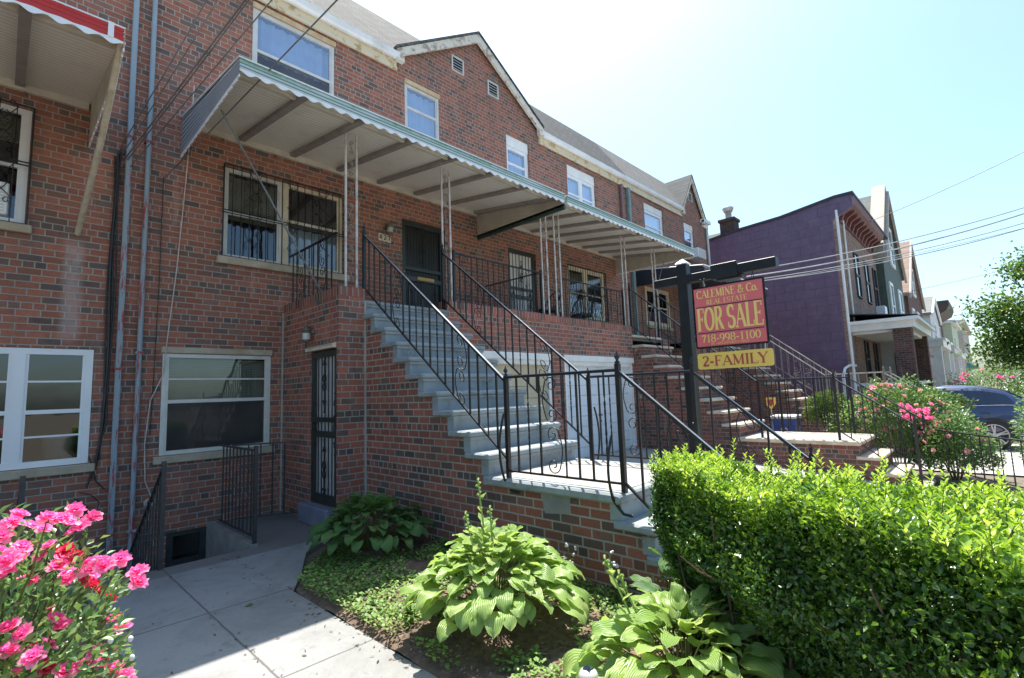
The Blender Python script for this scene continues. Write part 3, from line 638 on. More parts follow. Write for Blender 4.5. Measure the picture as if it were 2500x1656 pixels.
# ------------------------------------------------------------------ the brick row
Y0=7.5; YP=5.78                                             # facade plane, porch front plane
EZ=8.0; RY,RZ=8.42,9.43                                     # eave height; roof ridge
def row_house(label,x0,x1,holes,roofm,gable=None,left_cap=False,right_cap=False,bmat='brick'):
    """gable: (apex x, half width, foot z, apex z, sides) - sides 'l'/'r'/'lr' built on this house"""
    root=thing('row_house',label,'house',((x0+x1)/2,Y0,0),'brick houses of the row')
    mb=MB(); wall_holes(mb,x0,x1,-1.15,EZ,Y0,holes)
    for s in ((gable[4]) if gable else ''):
        g=gable; sx=-1 if s=='l' else 1
        mb.add([(g[0]+sx*g[1],Y0,EZ),(g[0],Y0,EZ),(g[0],Y0,g[3]-.03)],[(0,1,2)])
    mb.add([(x0,Y0+.02,-1.15),(x0,16,-1.15),(x0,16,RZ-.02),(x0,RY,RZ-.02),(x0,Y0+.02,EZ+.1)],[(0,1,2,3,4)])
    mb.add([(x1,Y0,-1.15),(x1,16,-1.15),(x1,16,RZ-.02),(x1,RY,RZ-.02),(x1,Y0,EZ+.1)],[(4,3,2,1,0)])
    mb.add([(x0,16,-1.15),(x1,16,-1.15),(x1,16,RZ-.02),(x0,16,RZ-.02)],[(0,1,2,3)])
    wl_=part('wall',mb,M[bmat],root)
    # floors and inner room backs keep the rooms dark
    mb=MB(); mb.add([(x0,Y0+2.6,-1.1),(x1,Y0+2.6,-1.1),(x1,Y0+2.6,EZ),(x0,Y0+2.6,EZ)],[(0,1,2,3)])
    for z in (.25,2.75,5.5): mb.add([(x0,Y0+.02,z),(x1,Y0+.02,z),(x1,Y0+2.6,z),(x0,Y0+2.6,z)],[(0,1,2,3)])
    part('room',mb,M['dark_room'],root)
    sl_=(RZ-7.93)/(RY-7.36)
    ga=[]
    if gable and 'l' in gable[4]: ga=[('l',gable[0]-gable[1],gable[0])]
    mb=MB()
    def slope(pts):                                          # plan points on the sloping roof, given thickness
        P=[(x,y,7.95+(y-7.36)*sl_) for x,y in pts]; mb.prism([(a,b,c-.06) for a,b,c in P],(0,0,.06))
    if not gable: slope([(x0,7.36),(x1,7.36),(x1,RY),(x0,RY)])
    else:
        gx,hw=gable[0],gable[1]
        if 'l' in gable[4]: slope([(x0,7.36),(gx-hw-.05,7.36),(gx,RY),(x0,RY)])
        if 'r' in gable[4]: slope([(gx+hw+.05,7.36),(x1,7.36),(x1,RY),(gx,RY)])
    mb.add([(x0,RY,RZ-.005),(x1,RY,RZ-.005),(x1,16,RZ-.005),(x0,16,RZ-.005)],[(0,1,2,3)])
    for s in ((gable[4]) if gable else ''):
        g=gable; sx=-1 if s=='l' else 1; a=(g[0]+sx*(g[1]+.12),7.34,g[2]-.10); b=(g[0],7.34,g[3])
        mb.prism([a,b,(b[0],b[1],b[2]+.05),(a[0],a[1],a[2]+.05)],(0,RY-7.34,0))
    rf=part('roof',mb,M[roofm],root)
    for s in ((gable[4]) if gable else ''):
        g=gable; sx=-1 if s=='l' else 1; a=(g[0]+sx*(g[1]+.10),7.36,g[2]-.10); b=(g[0],7.36,g[3]-.006); h=.20
        mb=MB(); mb.prism([a,b,(b[0],b[1],b[2]-h),(a[0],a[1],a[2]-h*.85)],(0,.06,0)); mb.box(min(a[0],a[0]-sx*.16),max(a[0],a[0]-sx*.16),7.36-.01,7.44,a[2]-.22,a[2]-.05)
        part('barge_board',mb,M['barge'],root)
    return root
def eave(root,x0,x1,fascia='fascia_peel',droop=.15):
    mb=MB(); n=10; prof=[(7.455,7.93),(7.455,7.85),(7.43,7.825),(7.38,7.825),(7.345,7.86),(7.338,7.945),(7.35,7.945),(7.356,7.868),(7.386,7.84),(7.424,7.84),(7.443,7.86),(7.443,7.93)]
    mb.prism([(x0,a,b) for a,b in prof],(x1-x0,0,0)); g=part('gutter',mb,M['gutter_white'],root)
    mb=MB(); mb.box(x0,x1,7.457,Y0-.001,7.66,7.92); mb.box(x0,x1,7.435,7.457,7.64,7.70); part('fascia_board',mb,M[fascia],root)
def vent(root,x,z):
    mb=MB(); w_,h=.15,.17
    for a in (-1,1): mb.box(x+a*w_-.014,x+a*w_+.014,7.47,Y0,z-h,z+h)
    mb.box(x-w_+.014,x+w_-.014,7.47,Y0,z+h-.02,z+h); mb.box(x-w_+.014,x+w_-.014,7.47,Y0,z-h,z-h+.02)
    for k in range(5): 
        zz=z-h+.045+k*.062; mb.prism([(x-w_+.014,7.475,zz),(x-w_+.014,7.498,zz+.03),(x-w_+.014,7.498,zz+.038),(x-w_+.014,7.475,zz+.008)],(2*w_-.028,0,0))
    v=part('attic_vent',mb,M['alum'],root); mb=MB(); mb.add([(x-w_,7.4985,z-h),(x+w_,7.4985,z-h),(x+w_,7.4985,z+h),(x-w_,7.4985,z+h)],[(0,1,2,3)]); part('vent_back',mb,M['dark_room'],v)
def header_panel(root,x0,x1,z0,z1,mat='white_paint'):
    mb=MB(); mb.box(x0+.004,x1-.004,Y0+.035,Y0+.09,z0+.001,z1-.004); part('lintel',mb,M[mat],root)
# --- house at the left edge
hl=[(-.6,.77,.93,2.23),(-1.25,.12,3.58,4.93)]
A=row_house('brick house at the left edge with red edged awning above its barred window',-7,1.02,hl,'roof_pale')
window(A,-.6,.77,.93,2.23,Y0,'white_vinyl',mull=(.15,),fw=.068,meet=.46,sill='sill_stone',extra_rails=(1.86,1.26),rev=.06,gl='glass')
f=window(A,-1.25,.12,3.58,4.93,Y0,'white_vinyl',mull=(-.56,),fw=.06,sill='sill_stone',covering='blind',cov_frac=.25)
grille(f,-1.22,.13,3.58,4.93,Y0,9,(-.1,-.9))
eave(A,-7,1.02)
# --- house 427
hb=[(1.43,2.745,.93,2.21),(2.07,3.87,3.58,4.90),(5.0,6.0,2.83,4.82),(2.40,3.70,6.2,7.52),(5.10,5.92,6.60,7.52),(1.545,2.86,-.46,-.02)]
Bh=row_house('brick house number 427 with grey blue stoop and barred front window',1.02,6.95,hb,'roof_pale',gable=(6.95,2.0,8.12,9.43,'l'))
eave(Bh,1.02,4.90)
window(Bh,1.43,2.745,.93,2.21,Y0,'alum',fw=.05,meet=.52,covering='blind',cov_frac=.50,sill='sill_stone',lintel='sill_stone',extra_rails=(1.88,),screen=True,rev=.05)
f=window(Bh,2.07,2.90,3.58,4.90,Y0,'alum',fw=.05,covering='blind',cov_frac=.55,rev=.10)
g2=window(Bh,2.90,3.87,3.58,4.90,Y0,'cream_paint',fw=.06,covering='curtain',cov_frac=.98,cov_from=.5,screen=False,rev=.10,meet=.55)
mb=MB(); mb.bbox(2.0,3.95,Y0-.06,Y0+.1,3.47,3.576,.008); part('sill',mb,M['sill_stone'],Bh)
grille(f,2.06,3.88,3.58,4.91,Y0,15,(2.48,3.02,3.50),hm=4.24)
window(Bh,2.40,3.70,6.2,7.52,Y0,'alum',fw=.05,covering='curtain',cov_frac=.5,gl='glass_hi',lintel='lintel_rust',screen=True,rev=.06)
window(Bh,5.10,5.92,6.60,7.52,Y0,'alum',fw=.045,covering='curtain',cov_frac=.95,gl='glass_hi',lintel='lintel_rust',rev=.06)
window(Bh,1.545,2.86,-.46,-.02,Y0,'iron_dark',fw=.05,mull=(1.98,),covering='dark_blind',cov_frac=.8,rev=.07,meet=.16,label='basement window in dark frame below ground level')
iron_door(Bh,lambda u,v,d:(5.0+u,Y0+.04-d,2.83+v),1.0,1.99,'black_door',lock=True,bars=11,fw=.10,orn=((.5,.76),(.22,.2),(.78,.2)),label='black front door with brass mail flap behind bars')
mb=MB(); mb.box(5.0,6.0,Y0-.09,Y0+.1,2.8255,2.86); part('threshold',mb,M['blue_step'],Bh)
vent(Bh,6.43,8.50)
# --- neighbour sharing the gable
hc=[(7.78,8.72,2.83,4.80),(9.92,11.63,3.39,4.76),(7.85,8.63,6.45,7.52),(10.12,11.42,6.38,7.52)]
Ch=row_house('brick house sharing the gable, with white barred door and twin upper window',6.95,12.95,hc,'roof_dark',gable=(6.95,2.0,8.12,9.43,'r'))
eave(Ch,9.0,12.95); vent(Ch,7.46,8.40)
window(Ch,7.85,8.63,6.45,7.27,Y0,'white_vinyl',fw=.07,covering='curtain',cov_frac=.95,gl='glass_hi',rev=.1); header_panel(Ch,7.85,8.63,7.27,7.52)
window(Ch,10.12,11.42,6.38,7.27,Y0,'white_vinyl',mull=(10.77,),fw=.07,covering='curtain',cov_frac=.95,gl='glass_hi',rev=.1,meet=.42); header_panel(Ch,10.12,11.42,7.27,7.52)
f=window(Ch,9.92,11.63,3.39,4.76,Y0,'cream_paint',mull=(10.74,),fw=.10,covering='blind',cov_frac=.3,sill='sill_stone',rev=.08)
grille(f,9.92,11.63,3.40,4.76,Y0,15,(),belly=True,depth=.03)
iron_door(Ch,lambda u,v,d:(7.78+u,Y0+.04-d,2.83+v),.94,1.97,'white_paint',bars=6,orn=((.5,.68),(.2,.36),(.8,.36)),label='white front door behind black scrolled bars')
# --- end house
hd=[(13.85,15.45,3.5,4.72),(16.8,17.6,2.7,4.66),(14.13,15.42,6.3,7.52),(17.0,17.82,6.45,7.52)]
Dh=row_house('end house of the brick row with navy awning and small steep gable',12.95,19.0,hd,'roof_light',gable=(17.70,.86,8.05,9.42,'lr'))
eave(Dh,12.95,16.80,'cream_paint')
mb=MB(); mb.prism([(18.5,7.34,7.82),(19.12,7.34,7.82),(19.12,7.34,7.95),(18.5,7.34,7.95)],(0,.158,0)); mb.box(18.62,19.08,7.44,7.499,7.66,7.82); part('fascia_board',mb,M['white_paint'],Dh)
mb=MB(); mb.box(18.72,19.0,7.75,16,8.0,9.05); mb.box(18.70,19.02,7.73,16,9.05,9.11); part('parapet_wall',mb,M['brick'],Dh)
mb=MB(); vent(Dh,17.7,8.62)
window(Dh,14.13,15.42,6.3,7.30,Y0,'white_vinyl',fw=.08,covering='curtain',cov_frac=.9,gl='glass_hi',rev=.1); header_panel(Dh,14.13,15.42,7.30,7.52,'white_paint')
window(Dh,17.0,17.82,6.45,7.32,Y0,'white_vinyl',fw=.08,covering='curtain',cov_frac=.6,gl='glass_hi',rev=.1); header_panel(Dh,17.0,17.82,7.32,7.52,'white_paint')
window(Dh,13.85,15.45,3.5,4.72,Y0,'cream_paint',mull=(14.65,),fw=.12,sill='sill_stone',rev=.06)
iron_door(Dh,lambda u,v,d:(16.8+u,Y0+.04-d,2.7+v),.8,1.9,'black_door',bars=5,orn=((.5,.7),)); header_panel(Dh,16.75,17.65,4.66,4.78,'white_paint')
# ------------------------------------------------------------------ porches (parts of their houses)
def porch(root,x0,x1,ztop,zf,holes,mat='brick_porch',left_side=None,right_side=None,cop=True,yb=7.5):
    mb=MB(); wall_holes(mb,x0,x1,-.6,ztop-.115,YP,holes,rev=.14); 
    part('porch_wall',mb,M[mat],root)
    if cop:
        mb=MB(); mb.box(x0,x1,YP-.003,YP+.20,ztop-.115,ztop); part('coping',mb,M['rowlock'],root)
    mb=MB(); mb.box(x0,x1,YP+.02,yb,zf-.12,zf); part('porch_floor',mb,M['cement'],root)
# 427: vestibule block left of the steps with cellar door
mb=MB(); wall_holes(mb,YP+.001,7.5,-.6,2.855,2.914,[(5.83,6.56,.24,2.19)],rev=.10,axis='x'); wall_holes(mb,2.914,3.285,-.6,2.855,YP,[])
part('vestibule_wall',mb,M['brick_porch'],Bh)
mb=MB(); mb.box(2.911,3.285,YP-.004,YP+.20,2.855,2.97); mb.box(2.911,3.11,YP+.20,7.499,2.855,2.965); part('coping',mb,M['rowlock'],Bh)
mb=MB(); mb.box(3.11,4.64,YP+.2,7.5,2.70,2.824); mb.box(2.98,3.11,YP+.2,7.5,2.2,2.765); part('porch_floor',mb,M['cement'],Bh)
iron_door(Bh,lambda u,v,d:(2.914+.012-d,6.555-u,.245+v),.72,1.93,'grey_door',bars=5,fw=.075,orn=((.5,.79),(.5,.22),(.1,.52),(.9,.52)),label='white cellar door behind black scrolled bars')
mb=MB(); mb.bbox(2.80,3.0,5.86,6.66,.0,.238,.012); part('threshold',mb,M['blue_sill'],Bh)
mb=MB(); mb.box(2.86,2.985,5.84,6.62,2.195,2.235); mb.prism([(2.85,5.84,2.235),(2.914,5.84,2.235),(2.914,5.84,2.262)],(0,.8,0)); part('lintel',mb,M['cream_paint'],Bh)
mb=MB(); mb.box(2.894,2.9139,7.482,7.4995,-.0,2.85); part('caulk_line',mb,M['cement_light'],Bh); mb=MB(); mb.box(3.262,3.2835,5.764,5.7795,-.1,2.8); part('caulk_line',mb,M['cement_light'],Bh)
porch(Bh,4.63,6.95,2.97,2.824,[(5.30,6.95,.2,2.22)])
porch(Ch,6.95,9.95,2.96,2.80,[(6.95,7.03,.2,2.22),(7.42,9.90,.2,2.22)])
mb=MB(); wall_holes(mb,11.3,11.75,-.6,2.75,YP,[]); wall_holes(mb,YP,7.5,-.6,2.75,11.75,[],axis='x'); part('porch_wall',mb,M['brick_side'],Ch)
mb=MB(); mb.box(9.95,11.75,YP+.1,7.5,2.66,2.762); part('porch_floor',mb,M['cement'],Ch)
mb=MB(); wall_holes(mb,13.0,15.35,-.6,2.75,YP,[]); wall_holes(mb,16.6,19.0,-.6,2.75,YP,[]); wall_holes(mb,YP,7.5,-.6,2.75,19.0,[],axis='x'); wall_holes(mb,YP,7.5,-.6,2.75,13.0,[],axis='x'); part('porch_wall',mb,M['brick_side'],Dh)
mb=MB(); mb.box(13.0,19.0,YP+.1,7.5,2.62,2.75); part('porch_floor',mb,M['cement'],Dh)
def garage(root,x0,x1,mat,label):
    mb=MB(); z0,z1=.24,2.06; n=9
    for k in range(n):
        a=z0+(z1-z0)*k/n; mb.bbox(x0,x1,YP+.10,YP+.15,a,a+(z1-z0)/n-.004,.008)
    g=part('garage_door',mb,M[mat],root,label)
    mb=MB(); mb.box(x0,x1,YP+.02,YP+.13,z1,2.215)
    nn=int((x1-x0)/.07)
    for k in range(nn): 
        x=x0+(x1-x0)*k/nn; mb.prism([(x,YP+.018,z1),(x+.07,YP+.018,z1),(x+.055,YP+.018,z1-.03),(x+.015,YP+.018,z1-.03)],(0,.01,0))
    mb.box(x0,x0+.07,YP+.015,YP+.13,.2,z1); mb.box(x1-.07,x1,YP+.015,YP+.13,.2,z1); mb.box(x0-.02,x1+.02,YP-.02,YP+.02,2.12,2.235)
    part('garage_trim',mb,M['white_paint'],g)
    mb=MB(); mb.bbox((x0+x1)/2-.06,(x0+x1)/2+.06,YP+.085,YP+.1,1.02,1.06); mb.ball(((x0+x1)/2,YP+.09,.92),.025,8); part('handle',mb,M['lamp_metal'],g)
garage(Bh,5.30,7.03,'garage_tan','tan garage door with scalloped white header'); garage(Ch,7.42,9.90,'garage_white','white garage door with white header')
# ------------------------------------------------------------------ stoops
def stoop(name,label,x0,x1,zl,ztop,n,run,y1,body,tread,riser,base,ylf=2.05,low=3,lowrun=.26,sec='landing',th=.06,ov=.045,group=None):
    """n risers climb from the landing (height zl, front edge ylf) to ztop; first nosing at y1"""
    root=thing(name,label,'stoop',((x0+x1)/2,ylf,0),group); rise=(ztop-zl)/n; lr=rise
    ny=[y1+run*k for k in range(n)]; nz=[zl+rise*(k+1) for k in range(n)]
    # stepped masonry body in the y-z plane
    pts=[(YP,-.6)]; low_n=[(ylf-lowrun*(k+1),zl-lr*(k+1)) for k in range(low)]
    yb=low_n[-1][0]-.0
    pts=[(yb+ov,-.6),(yb+ov,low_n[-1][1]-th)]
    for k in range(low-1,-1,-1):
        y,z=low_n[k]; yn=(low_n[k-1][0] if k else ylf)+ov
        pts+= [(yn,z-th)]+([(yn,low_n[k-1][1]-th)] if k else [(yn,zl-th-.02)])
    pts.append((ny[0]+ov,zl-th-.02))
    for k in range(n):
        y,z=ny[k],nz[k]; pts.append((y+ov,z-th)); 
        if k<n-1: pts.append((ny[k+1]+ov,z-th))
    pts=[p for p in pts if p[0]<=YP]; pts.append((YP-.001,nz[-1]-th if ny[-1]+ov<YP else nz[-2]-th)); pts.append((YP-.001,-.6))
    q=[]
    for p in pts:
        if not q or (abs(p[0]-q[-1][0])+abs(p[1]-q[-1][1]))>1e-4: q.append(p)
    mb=MB(); mb.prism([(x0,a,b) for a,b in q],(x1-x0,0,0)); part('masonry',mb,M[body],root)
    def slab(mb,ya,yb_,z,t,xa,xb,side=True):
        r=t/2; prof=[(yb_,z-t),(ya+r,z-t)]+[(ya+r-r*math.sin(PI*k/6),z-r-r*math.cos(PI*k/6)) for k in range(1,6)]+[(ya+r,z),(yb_,z)]
        e=.018
        mb.prism([(xa+e,a,b) for a,b in prof],(xb-xa-2*e,0,0))
        for sx,xx in ((-1,xa+e),(1,xb-e)):                  # softened ends
            pc=[(xx+sx*e,ya+(a-ya)*.94+.006+.0,z-t/2+(b-z+t/2)*.55) for a,b in prof]; pa=[(xx,a,b) for a,b in prof]; m=len(prof); b_=len(mb.v)
            mb.add(pa+pc,[(i,(i+1)%m,m+(i+1)%m,m+i) if sx>0 else (m+i,m+(i+1)%m,(i+1)%m,i) for i in range(m)]+[tuple(range(m,2*m))])
    for k in range(n):
        if ny[k]>YP-.02 and k==n-1: yb2=YP+.08
        else: yb2=ny[k]+run+ov+.05
        mb=MB(); slab(mb,ny[k],min(yb2,YP+.06),nz[k],th,x0-ov,x1+ov); part('step',mb,M[tread],root)
        if riser:
            mb=MB(); zl_=(nz[k-1] if k else zl); mb.box(x0-.006,x1+.006,ny[k]+ov-.012,ny[k]+ov+.09,zl_,nz[k]-th); mb.box(x0-.022,x1+.022,ny[k]+ov-.03,ny[k]+ov+.06,nz[k]-th-.028,nz[k]-th); part('riser',mb,M[riser],root)
    mb=MB(); slab(mb,ylf,ny[0]+ov+.03,zl,th+.02,x0-ov-.012,x1+ov+.012); part('landing_edge',mb,M[tread],root)
    mb=MB(); mb.box(x0+.06,x1-.06,ylf+.07,ny[0]+ov-.02,zl-.02,zl+.004); part('landing',mb,M[sec],root)
    for k in range(low):
        y,z=low_n[k]; mb=MB(); slab(mb,y,(low_n[k-1][0] if k else ylf)+ov+.05,z,th,x0-ov,x1+ov); part('step',mb,M[tread],root)
        if riser:
            yn=(low_n[k-1][0] if k else ylf)+ov; mb=MB(); mb.box(x0-.006,x1+.006,yn-.012,yn+.09,z,z+lr-th-.02); part('riser',mb,M[riser],root)
    return root
S1=stoop('stoop','grey blue painted brick stoop climbing to house number 427',3.283,4.63,.78,2.825,10,.2535,3.48,'brick_stair','blue_step','blue_step',0,group='stoops of the row')
mb=MB(); mb.prism([(3.2815,2.58,.555),(3.2815,2.84,.53),(3.2815,2.87,.69),(3.2815,2.56,.695)],(.003,0,0)); part('cement_patch',mb,M['cement'],S1)
S2=stoop('stoop','brown brick stoop with tan stone treads beside the white garage door',9.95,11.30,.56,2.77,9,.2745,3.55,'brick_side','limestone',None,0,ylf=1.66,group='stoops of the row')
S3=stoop('stoop','farthest brick stoop with tan treads below the navy awning',15.35,16.6,.66,2.75,9,.2745,3.55,'brick_side','limestone',None,0,ylf=1.75,group='stoops of the row')
# ------------------------------------------------------------------ railings
GR='iron railings along the stoops'
def zl1(y): return .942+(y-3.27)*.801
for x,side,sd in ((3.30,'number 427, cellar door side',1),(4.615,'number 427, driveway side',-1)):
    railing('stair_railing','black iron stair railing up to '+side,(x,3.27),(x,5.84),zl1(3.27),zl1(5.84),.715,19,(4,13),(1,1),(.78,2.83),'iron','iron_handrail',GR,top_ext=.0)
    railing('landing_railing','black iron landing railing of '+side,(x,3.27),(x,2.06),.845,.845,.85,8,(3,),(0,1),(.78,.78),'iron','iron_handrail',GR,brace=((.02,.52,-.12,-.13 if x<4 else .13),(1.16,.36,-.16,-.13 if x<4 else .13)))
    railing('stair_railing','black iron railing down the lowest steps of '+side,(x,2.06),(x,1.12),.86,.08,.83,5,(2,),(0,1),(None,None),'iron','iron_handrail',GR)
for x,txt in ((9.985,'near side of the tan tread stoop'),(11.265,'far side of the tan tread stoop')):
    railing('stair_railing','black iron stair railing on the '+txt,(x,3.2),(x,5.80),.72,2.98,.86,17,(4,),(1,1),(.56,2.7),'iron','iron_handrail',GR)
    railing('landing_railing','black iron landing railing on the '+txt,(x,3.2),(x,1.97),.70,.70,.92,7,(),(0,1),(.56,.56),'iron','iron_handrail',GR)
    railing('stair_railing','black iron railing down the lowest steps, '+txt,(x,1.97),(x,.95),.72,-.05,.88,5,(1,),(0,1),(None,None),'iron','iron_handrail',GR)
for x,txt in ((15.39,'near side of the farthest stoop'),(16.56,'far side of the farthest stoop')):
    railing('stair_railing','brown iron stair railing on the '+txt,(x,3.2),(x,5.80),.80,2.95,.90,14,(3,),(1,1),(.66,2.7),'scroll_grey','pole_cream',GR)
    railing('landing_railing','brown iron landing railing on the '+txt,(x,3.2),(x,1.95),.80,.80,.95,6,(),(0,1),(.66,.66),'scroll_grey','pole_cream',GR)
    railing('stair_railing','brown iron railing down the lowest steps, '+txt,(x,1.95),(x,.9),.80,.0,.92,4,(),(0,1),(None,None),'scroll_grey','pole_cream',GR)
railing('porch_railing','black scrolled porch railing above the cellar door',(2.985,7.48),(2.985,5.98),2.985,2.985,.735,10,(2,7),(0,0),mat='iron',group='iron railings on the porches')
railing('porch_railing','black porch railing right of the front door above tan garage',(4.86,5.875),(6.95,5.875),2.99,2.99,.77,16,(1,13),(1,1),(2.97,2.97),'iron',None,'iron railings on the porches',finial=False,thin=.8)
railing('porch_railing','black porch railing above the white garage door',(7.56,5.875),(9.80,5.875),2.98,2.98,.77,17,(2,9,14),(1,1),(2.96,2.96),'iron',None,'iron railings on the porches',finial=False,thin=.8)
railing('porch_railing','black railing with diagonal light across the party line between two porches',(6.98,7.42),(6.98,5.95),2.98,2.98,.80,9,(3,),(0,0),mat='iron',group='iron railings on the porches',thin=.8)
railing('porch_railing','black porch railing under the navy awning left of far stoop',(13.1,5.86),(15.3,5.86),2.9,2.9,.8,14,(3,9),(1,1),(2.75,2.75),'iron',None,'iron railings on the porches',finial=False)
railing('areaway_railing','dark iron railing on the areaway kerb below the ivory blind',(2.03,5.93),(2.03,7.18),.10,.10,.92,9,(),(1,0),(0,0),'iron_dark',None,'iron railings of the areaway',finial=False)
railing('areaway_railing','dark iron railing in the corner beside the cellar door',(2.22,7.2),(2.86,6.86),.07,.07,.93,4,(),(0,0),(0,0),'iron_dark',None,'iron railings of the areaway',finial=False,top_ext=.05)
railing('areaway_railing','dark iron handrail sloping down into the areaway behind the pipes',(1.17,5.87),(1.17,7.30),.04,-1.02,.92,10,(),(1,0),(0,0),'iron_dark',None,'iron railings of the areaway',finial=False)
railing('areaway_railing','dark iron handrail behind the pink roses at the left edge',(.19,5.87),(.19,7.30),.04,-1.02,.92,10,(),(1,0),(0,0),'iron_dark',None,'iron railings of the areaway',finial=False)
# ------------------------------------------------------------------ awnings
def awning(label,x0,x1,yf,zw,zf,band,beams,posts,side0='stripe',group='metal awnings of the row',soff='soffit',side_drop=.52,scal=.165,valm='white_vinyl',fb='band',struts=(),top='white_vinyl',end_green=False):
    root=thing('metal_awning',label,'awning',((x0+x1)/2,yf,zf),group)
    mb=MB(); mb.prism([(x0,Y0,zw),(x0,yf+.01,zf-.03),(x0,yf+.01,zf-.004),(x0,Y0,zw+.03)],(x1-x0,0,0)); 
    pn=part('panel',mb,M[soff],root)
    mb=MB(); mb.prism([(x0-.01,Y0,zw+.031),(x0-.01,yf-.004,zf-.001),(x0-.01,yf-.004,zf+.012),(x0-.01,Y0,zw+.045)],(x1-x0+.02,0,0)); part('top_sheet',mb,M[top],root)
    h=.125; mb=MB(); prof=[(yf,zf),(yf-.012,zf-.012),(yf-.004,zf-.035),(yf-.014,zf-.048),(yf-.006,zf-.075),(yf-.015,zf-.088),(yf-.006,zf-h),(yf+.012,zf-h),(yf+.012,zf)]
    mb.prism([(x0,a,b) for a,b in prof],(x1-x0,0,0)); part('fascia_band',mb,M[band],root)
    mb=MB(); n=int((x1-x0)/scal); rows=[[],[]]; m=12
    for i in range(n*m+1):
        x=x0+(x1-x0)*i/(n*m); u=(i%m)/m; d=.5-.5*math.cos(2*PI*u); rows[0].append((x,yf-.003-.010*d,zf-h)); rows[1].append((x,yf-.003-.014*d,zf-h-.018-.042*d))
    mb.grid(rows); rows2=[[(a,b+.004,c) for a,b,c in r_] for r_ in rows]; mb.grid(rows2[::-1]); part('valance',mb,M[valm],root)
    for sx,x,st in ((0,x0,side0),(1,x1,'plain')):
        if st is None: continue
        mb=MB(); t=.012; k=8
        P=lambda f,g:(x, Y0-(Y0-yf-.02)*f, (zw+.02)-(zw-zf+.02)*f-(side_drop+( .17-side_drop)*f)*g)
        for j in range(k):
            a,b,c,d=P(0,j/k),P(1,j/k),P(1,(j+.62)/k),P(0,(j+.62)/k); mb.prism([a,b,c,d],(t,0,0))
        sd=part('side_panel',mb,M['side_slat'] if st=='stripe' else M['soffit_plain'],root)
        mb=MB()
        for j in range(k):
            a,b,c,d=P(0,(j+.62)/k),P(1,(j+.62)/k),P(1,(j+1)/k),P(0,(j+1)/k); mb.prism([(p[0]+.010,p[1],p[2]) for p in (a,b,c,d)],(.004,0,0))
        part('panel_groove',mb,M['side_groove'] if st=='stripe' else M['soffit_plain'],sd)
        mb=MB(); mb.prism([P(0,1),P(1,1),tuple(Vector(P(1,1))+Vector((0,0,-.03))),tuple(Vector(P(0,1))+Vector((0,0,-.03)))],(t,0,0)); 
        n=14
        for j in range(n):
            a=Vector(P(j/n,1)); b=Vector(P((j+.6)/n,1)); mb.prism([a+Vector((0,0,-.03)),b+Vector((0,0,-.03)),b+Vector((0,0,-.045)),a+Vector((0,0,-.045))],(t,0,0))
        part('panel_edge',mb,M['white_vinyl'] if not(end_green and sx) else M['green_trim'],sd)
        if end_green and sx:
            mb=MB(); mb.prism([P(0,1),P(1,1),tuple(Vector(P(1,1))+Vector((0,0,-.09))),tuple(Vector(P(0,1))+Vector((0,0,-.09)))],(.05,0,0)); part('end_rail',mb,M['green_trim'],sd)
    for bx in beams:
        mb=MB(); s=(zw-zf)/(Y0-yf)
        a=(bx-.04,Y0-.02,zw-.02*s-.002); b=(bx-.04,yf+.12,zf-.03+.12*s-.002); mb.prism([a,b,(b[0],b[1],b[2]-.055),(a[0],a[1],a[2]-.055)],(.08,0,0)); part('beam',mb,M['beam_grey'],root)
    mb=MB(); s=(zw-zf)/(Y0-yf); mb.box(x0+.02,x1-.02,Y0-.05,Y0-.002,zw-.10,zw-.012); part('wall_plate',mb,M['soffit_plain'],root)
    mb=MB(); mb.box(x0+.02,x1-.02,yf+.30,yf+.335,zf-.03+.30*s-.04,zf-.03+.30*s); part('front_plate',mb,M['soffit_plain'],root)
    mb=MB(); mb.ball((x0+.5,Y0-.015,zw-.115),.018,6); ab=part('anchor_bolt',mb,M['lamp_metal'],root)
    for k in range(1,int((x1-x0)/.72)): again(ab,root,(.72*k,0,0))
    for px,py,z0,z1 in posts: lattice_post(root,px,py,z0,z1)
    for a,b in struts:
        mb=MB(); mb.bar(a,b,.016,.016); part('strut',mb,M['strut_grey'],root)
    return root
M['side_slat']=pm('blue grey slats',(.36,.39,.43),(.30,.33,.37),3,.45,.05); M['side_groove']=pm('dark slat groove',(.07,.09,.12),(.09,.11,.14),3,.5,.05); M['soffit_plain']=pm('plain cream soffit trim',(.58,.54,.46),(.48,.44,.37),4,.6,.05,dirt=(.4,.34,.26))
M['soffit_left']=M['soffit']
YF=5.17
s_=(5.37-5.045)/(Y0-YF)
def zs(y): return 5.045-.03+(y-YF)*s_
zp=zs(5.86)-.03
awning('long awning of house number 427, white band streaked with green',1.54,6.86,YF,5.37,5.045,'fascia_a',(2.27,3.0,3.75,4.50,5.27,6.05,6.78),[(3.05,5.86,2.965,zp),(4.64,5.86,2.97,zp),(6.985,5.86,2.97,zp-.03)],struts=(((1.6,5.98,4.86),(2.95,6.33,2.97)),),end_green=True)
awning('green banded awning over the neighbouring porch above white garage',6.93,12.22,YF,5.35,5.035,'fascia_b',(7.85,8.55,9.2,9.9,10.6,11.35,12.08),[(7.38,5.86,2.965,zp-.05),(9.83,5.86,2.965,zp-.02),(11.33,5.9,2.77,zp-.02)],side0=None,struts=(((12.0,5.9,4.85),(11.6,6.4,2.8)),))
awning('red banded awning at the left edge with a white corner strip',-5.5,.61,YF,5.20,4.85,'red_band',(-.0,-1.0,-2.0,-3.0,-4.0),[],struts=())
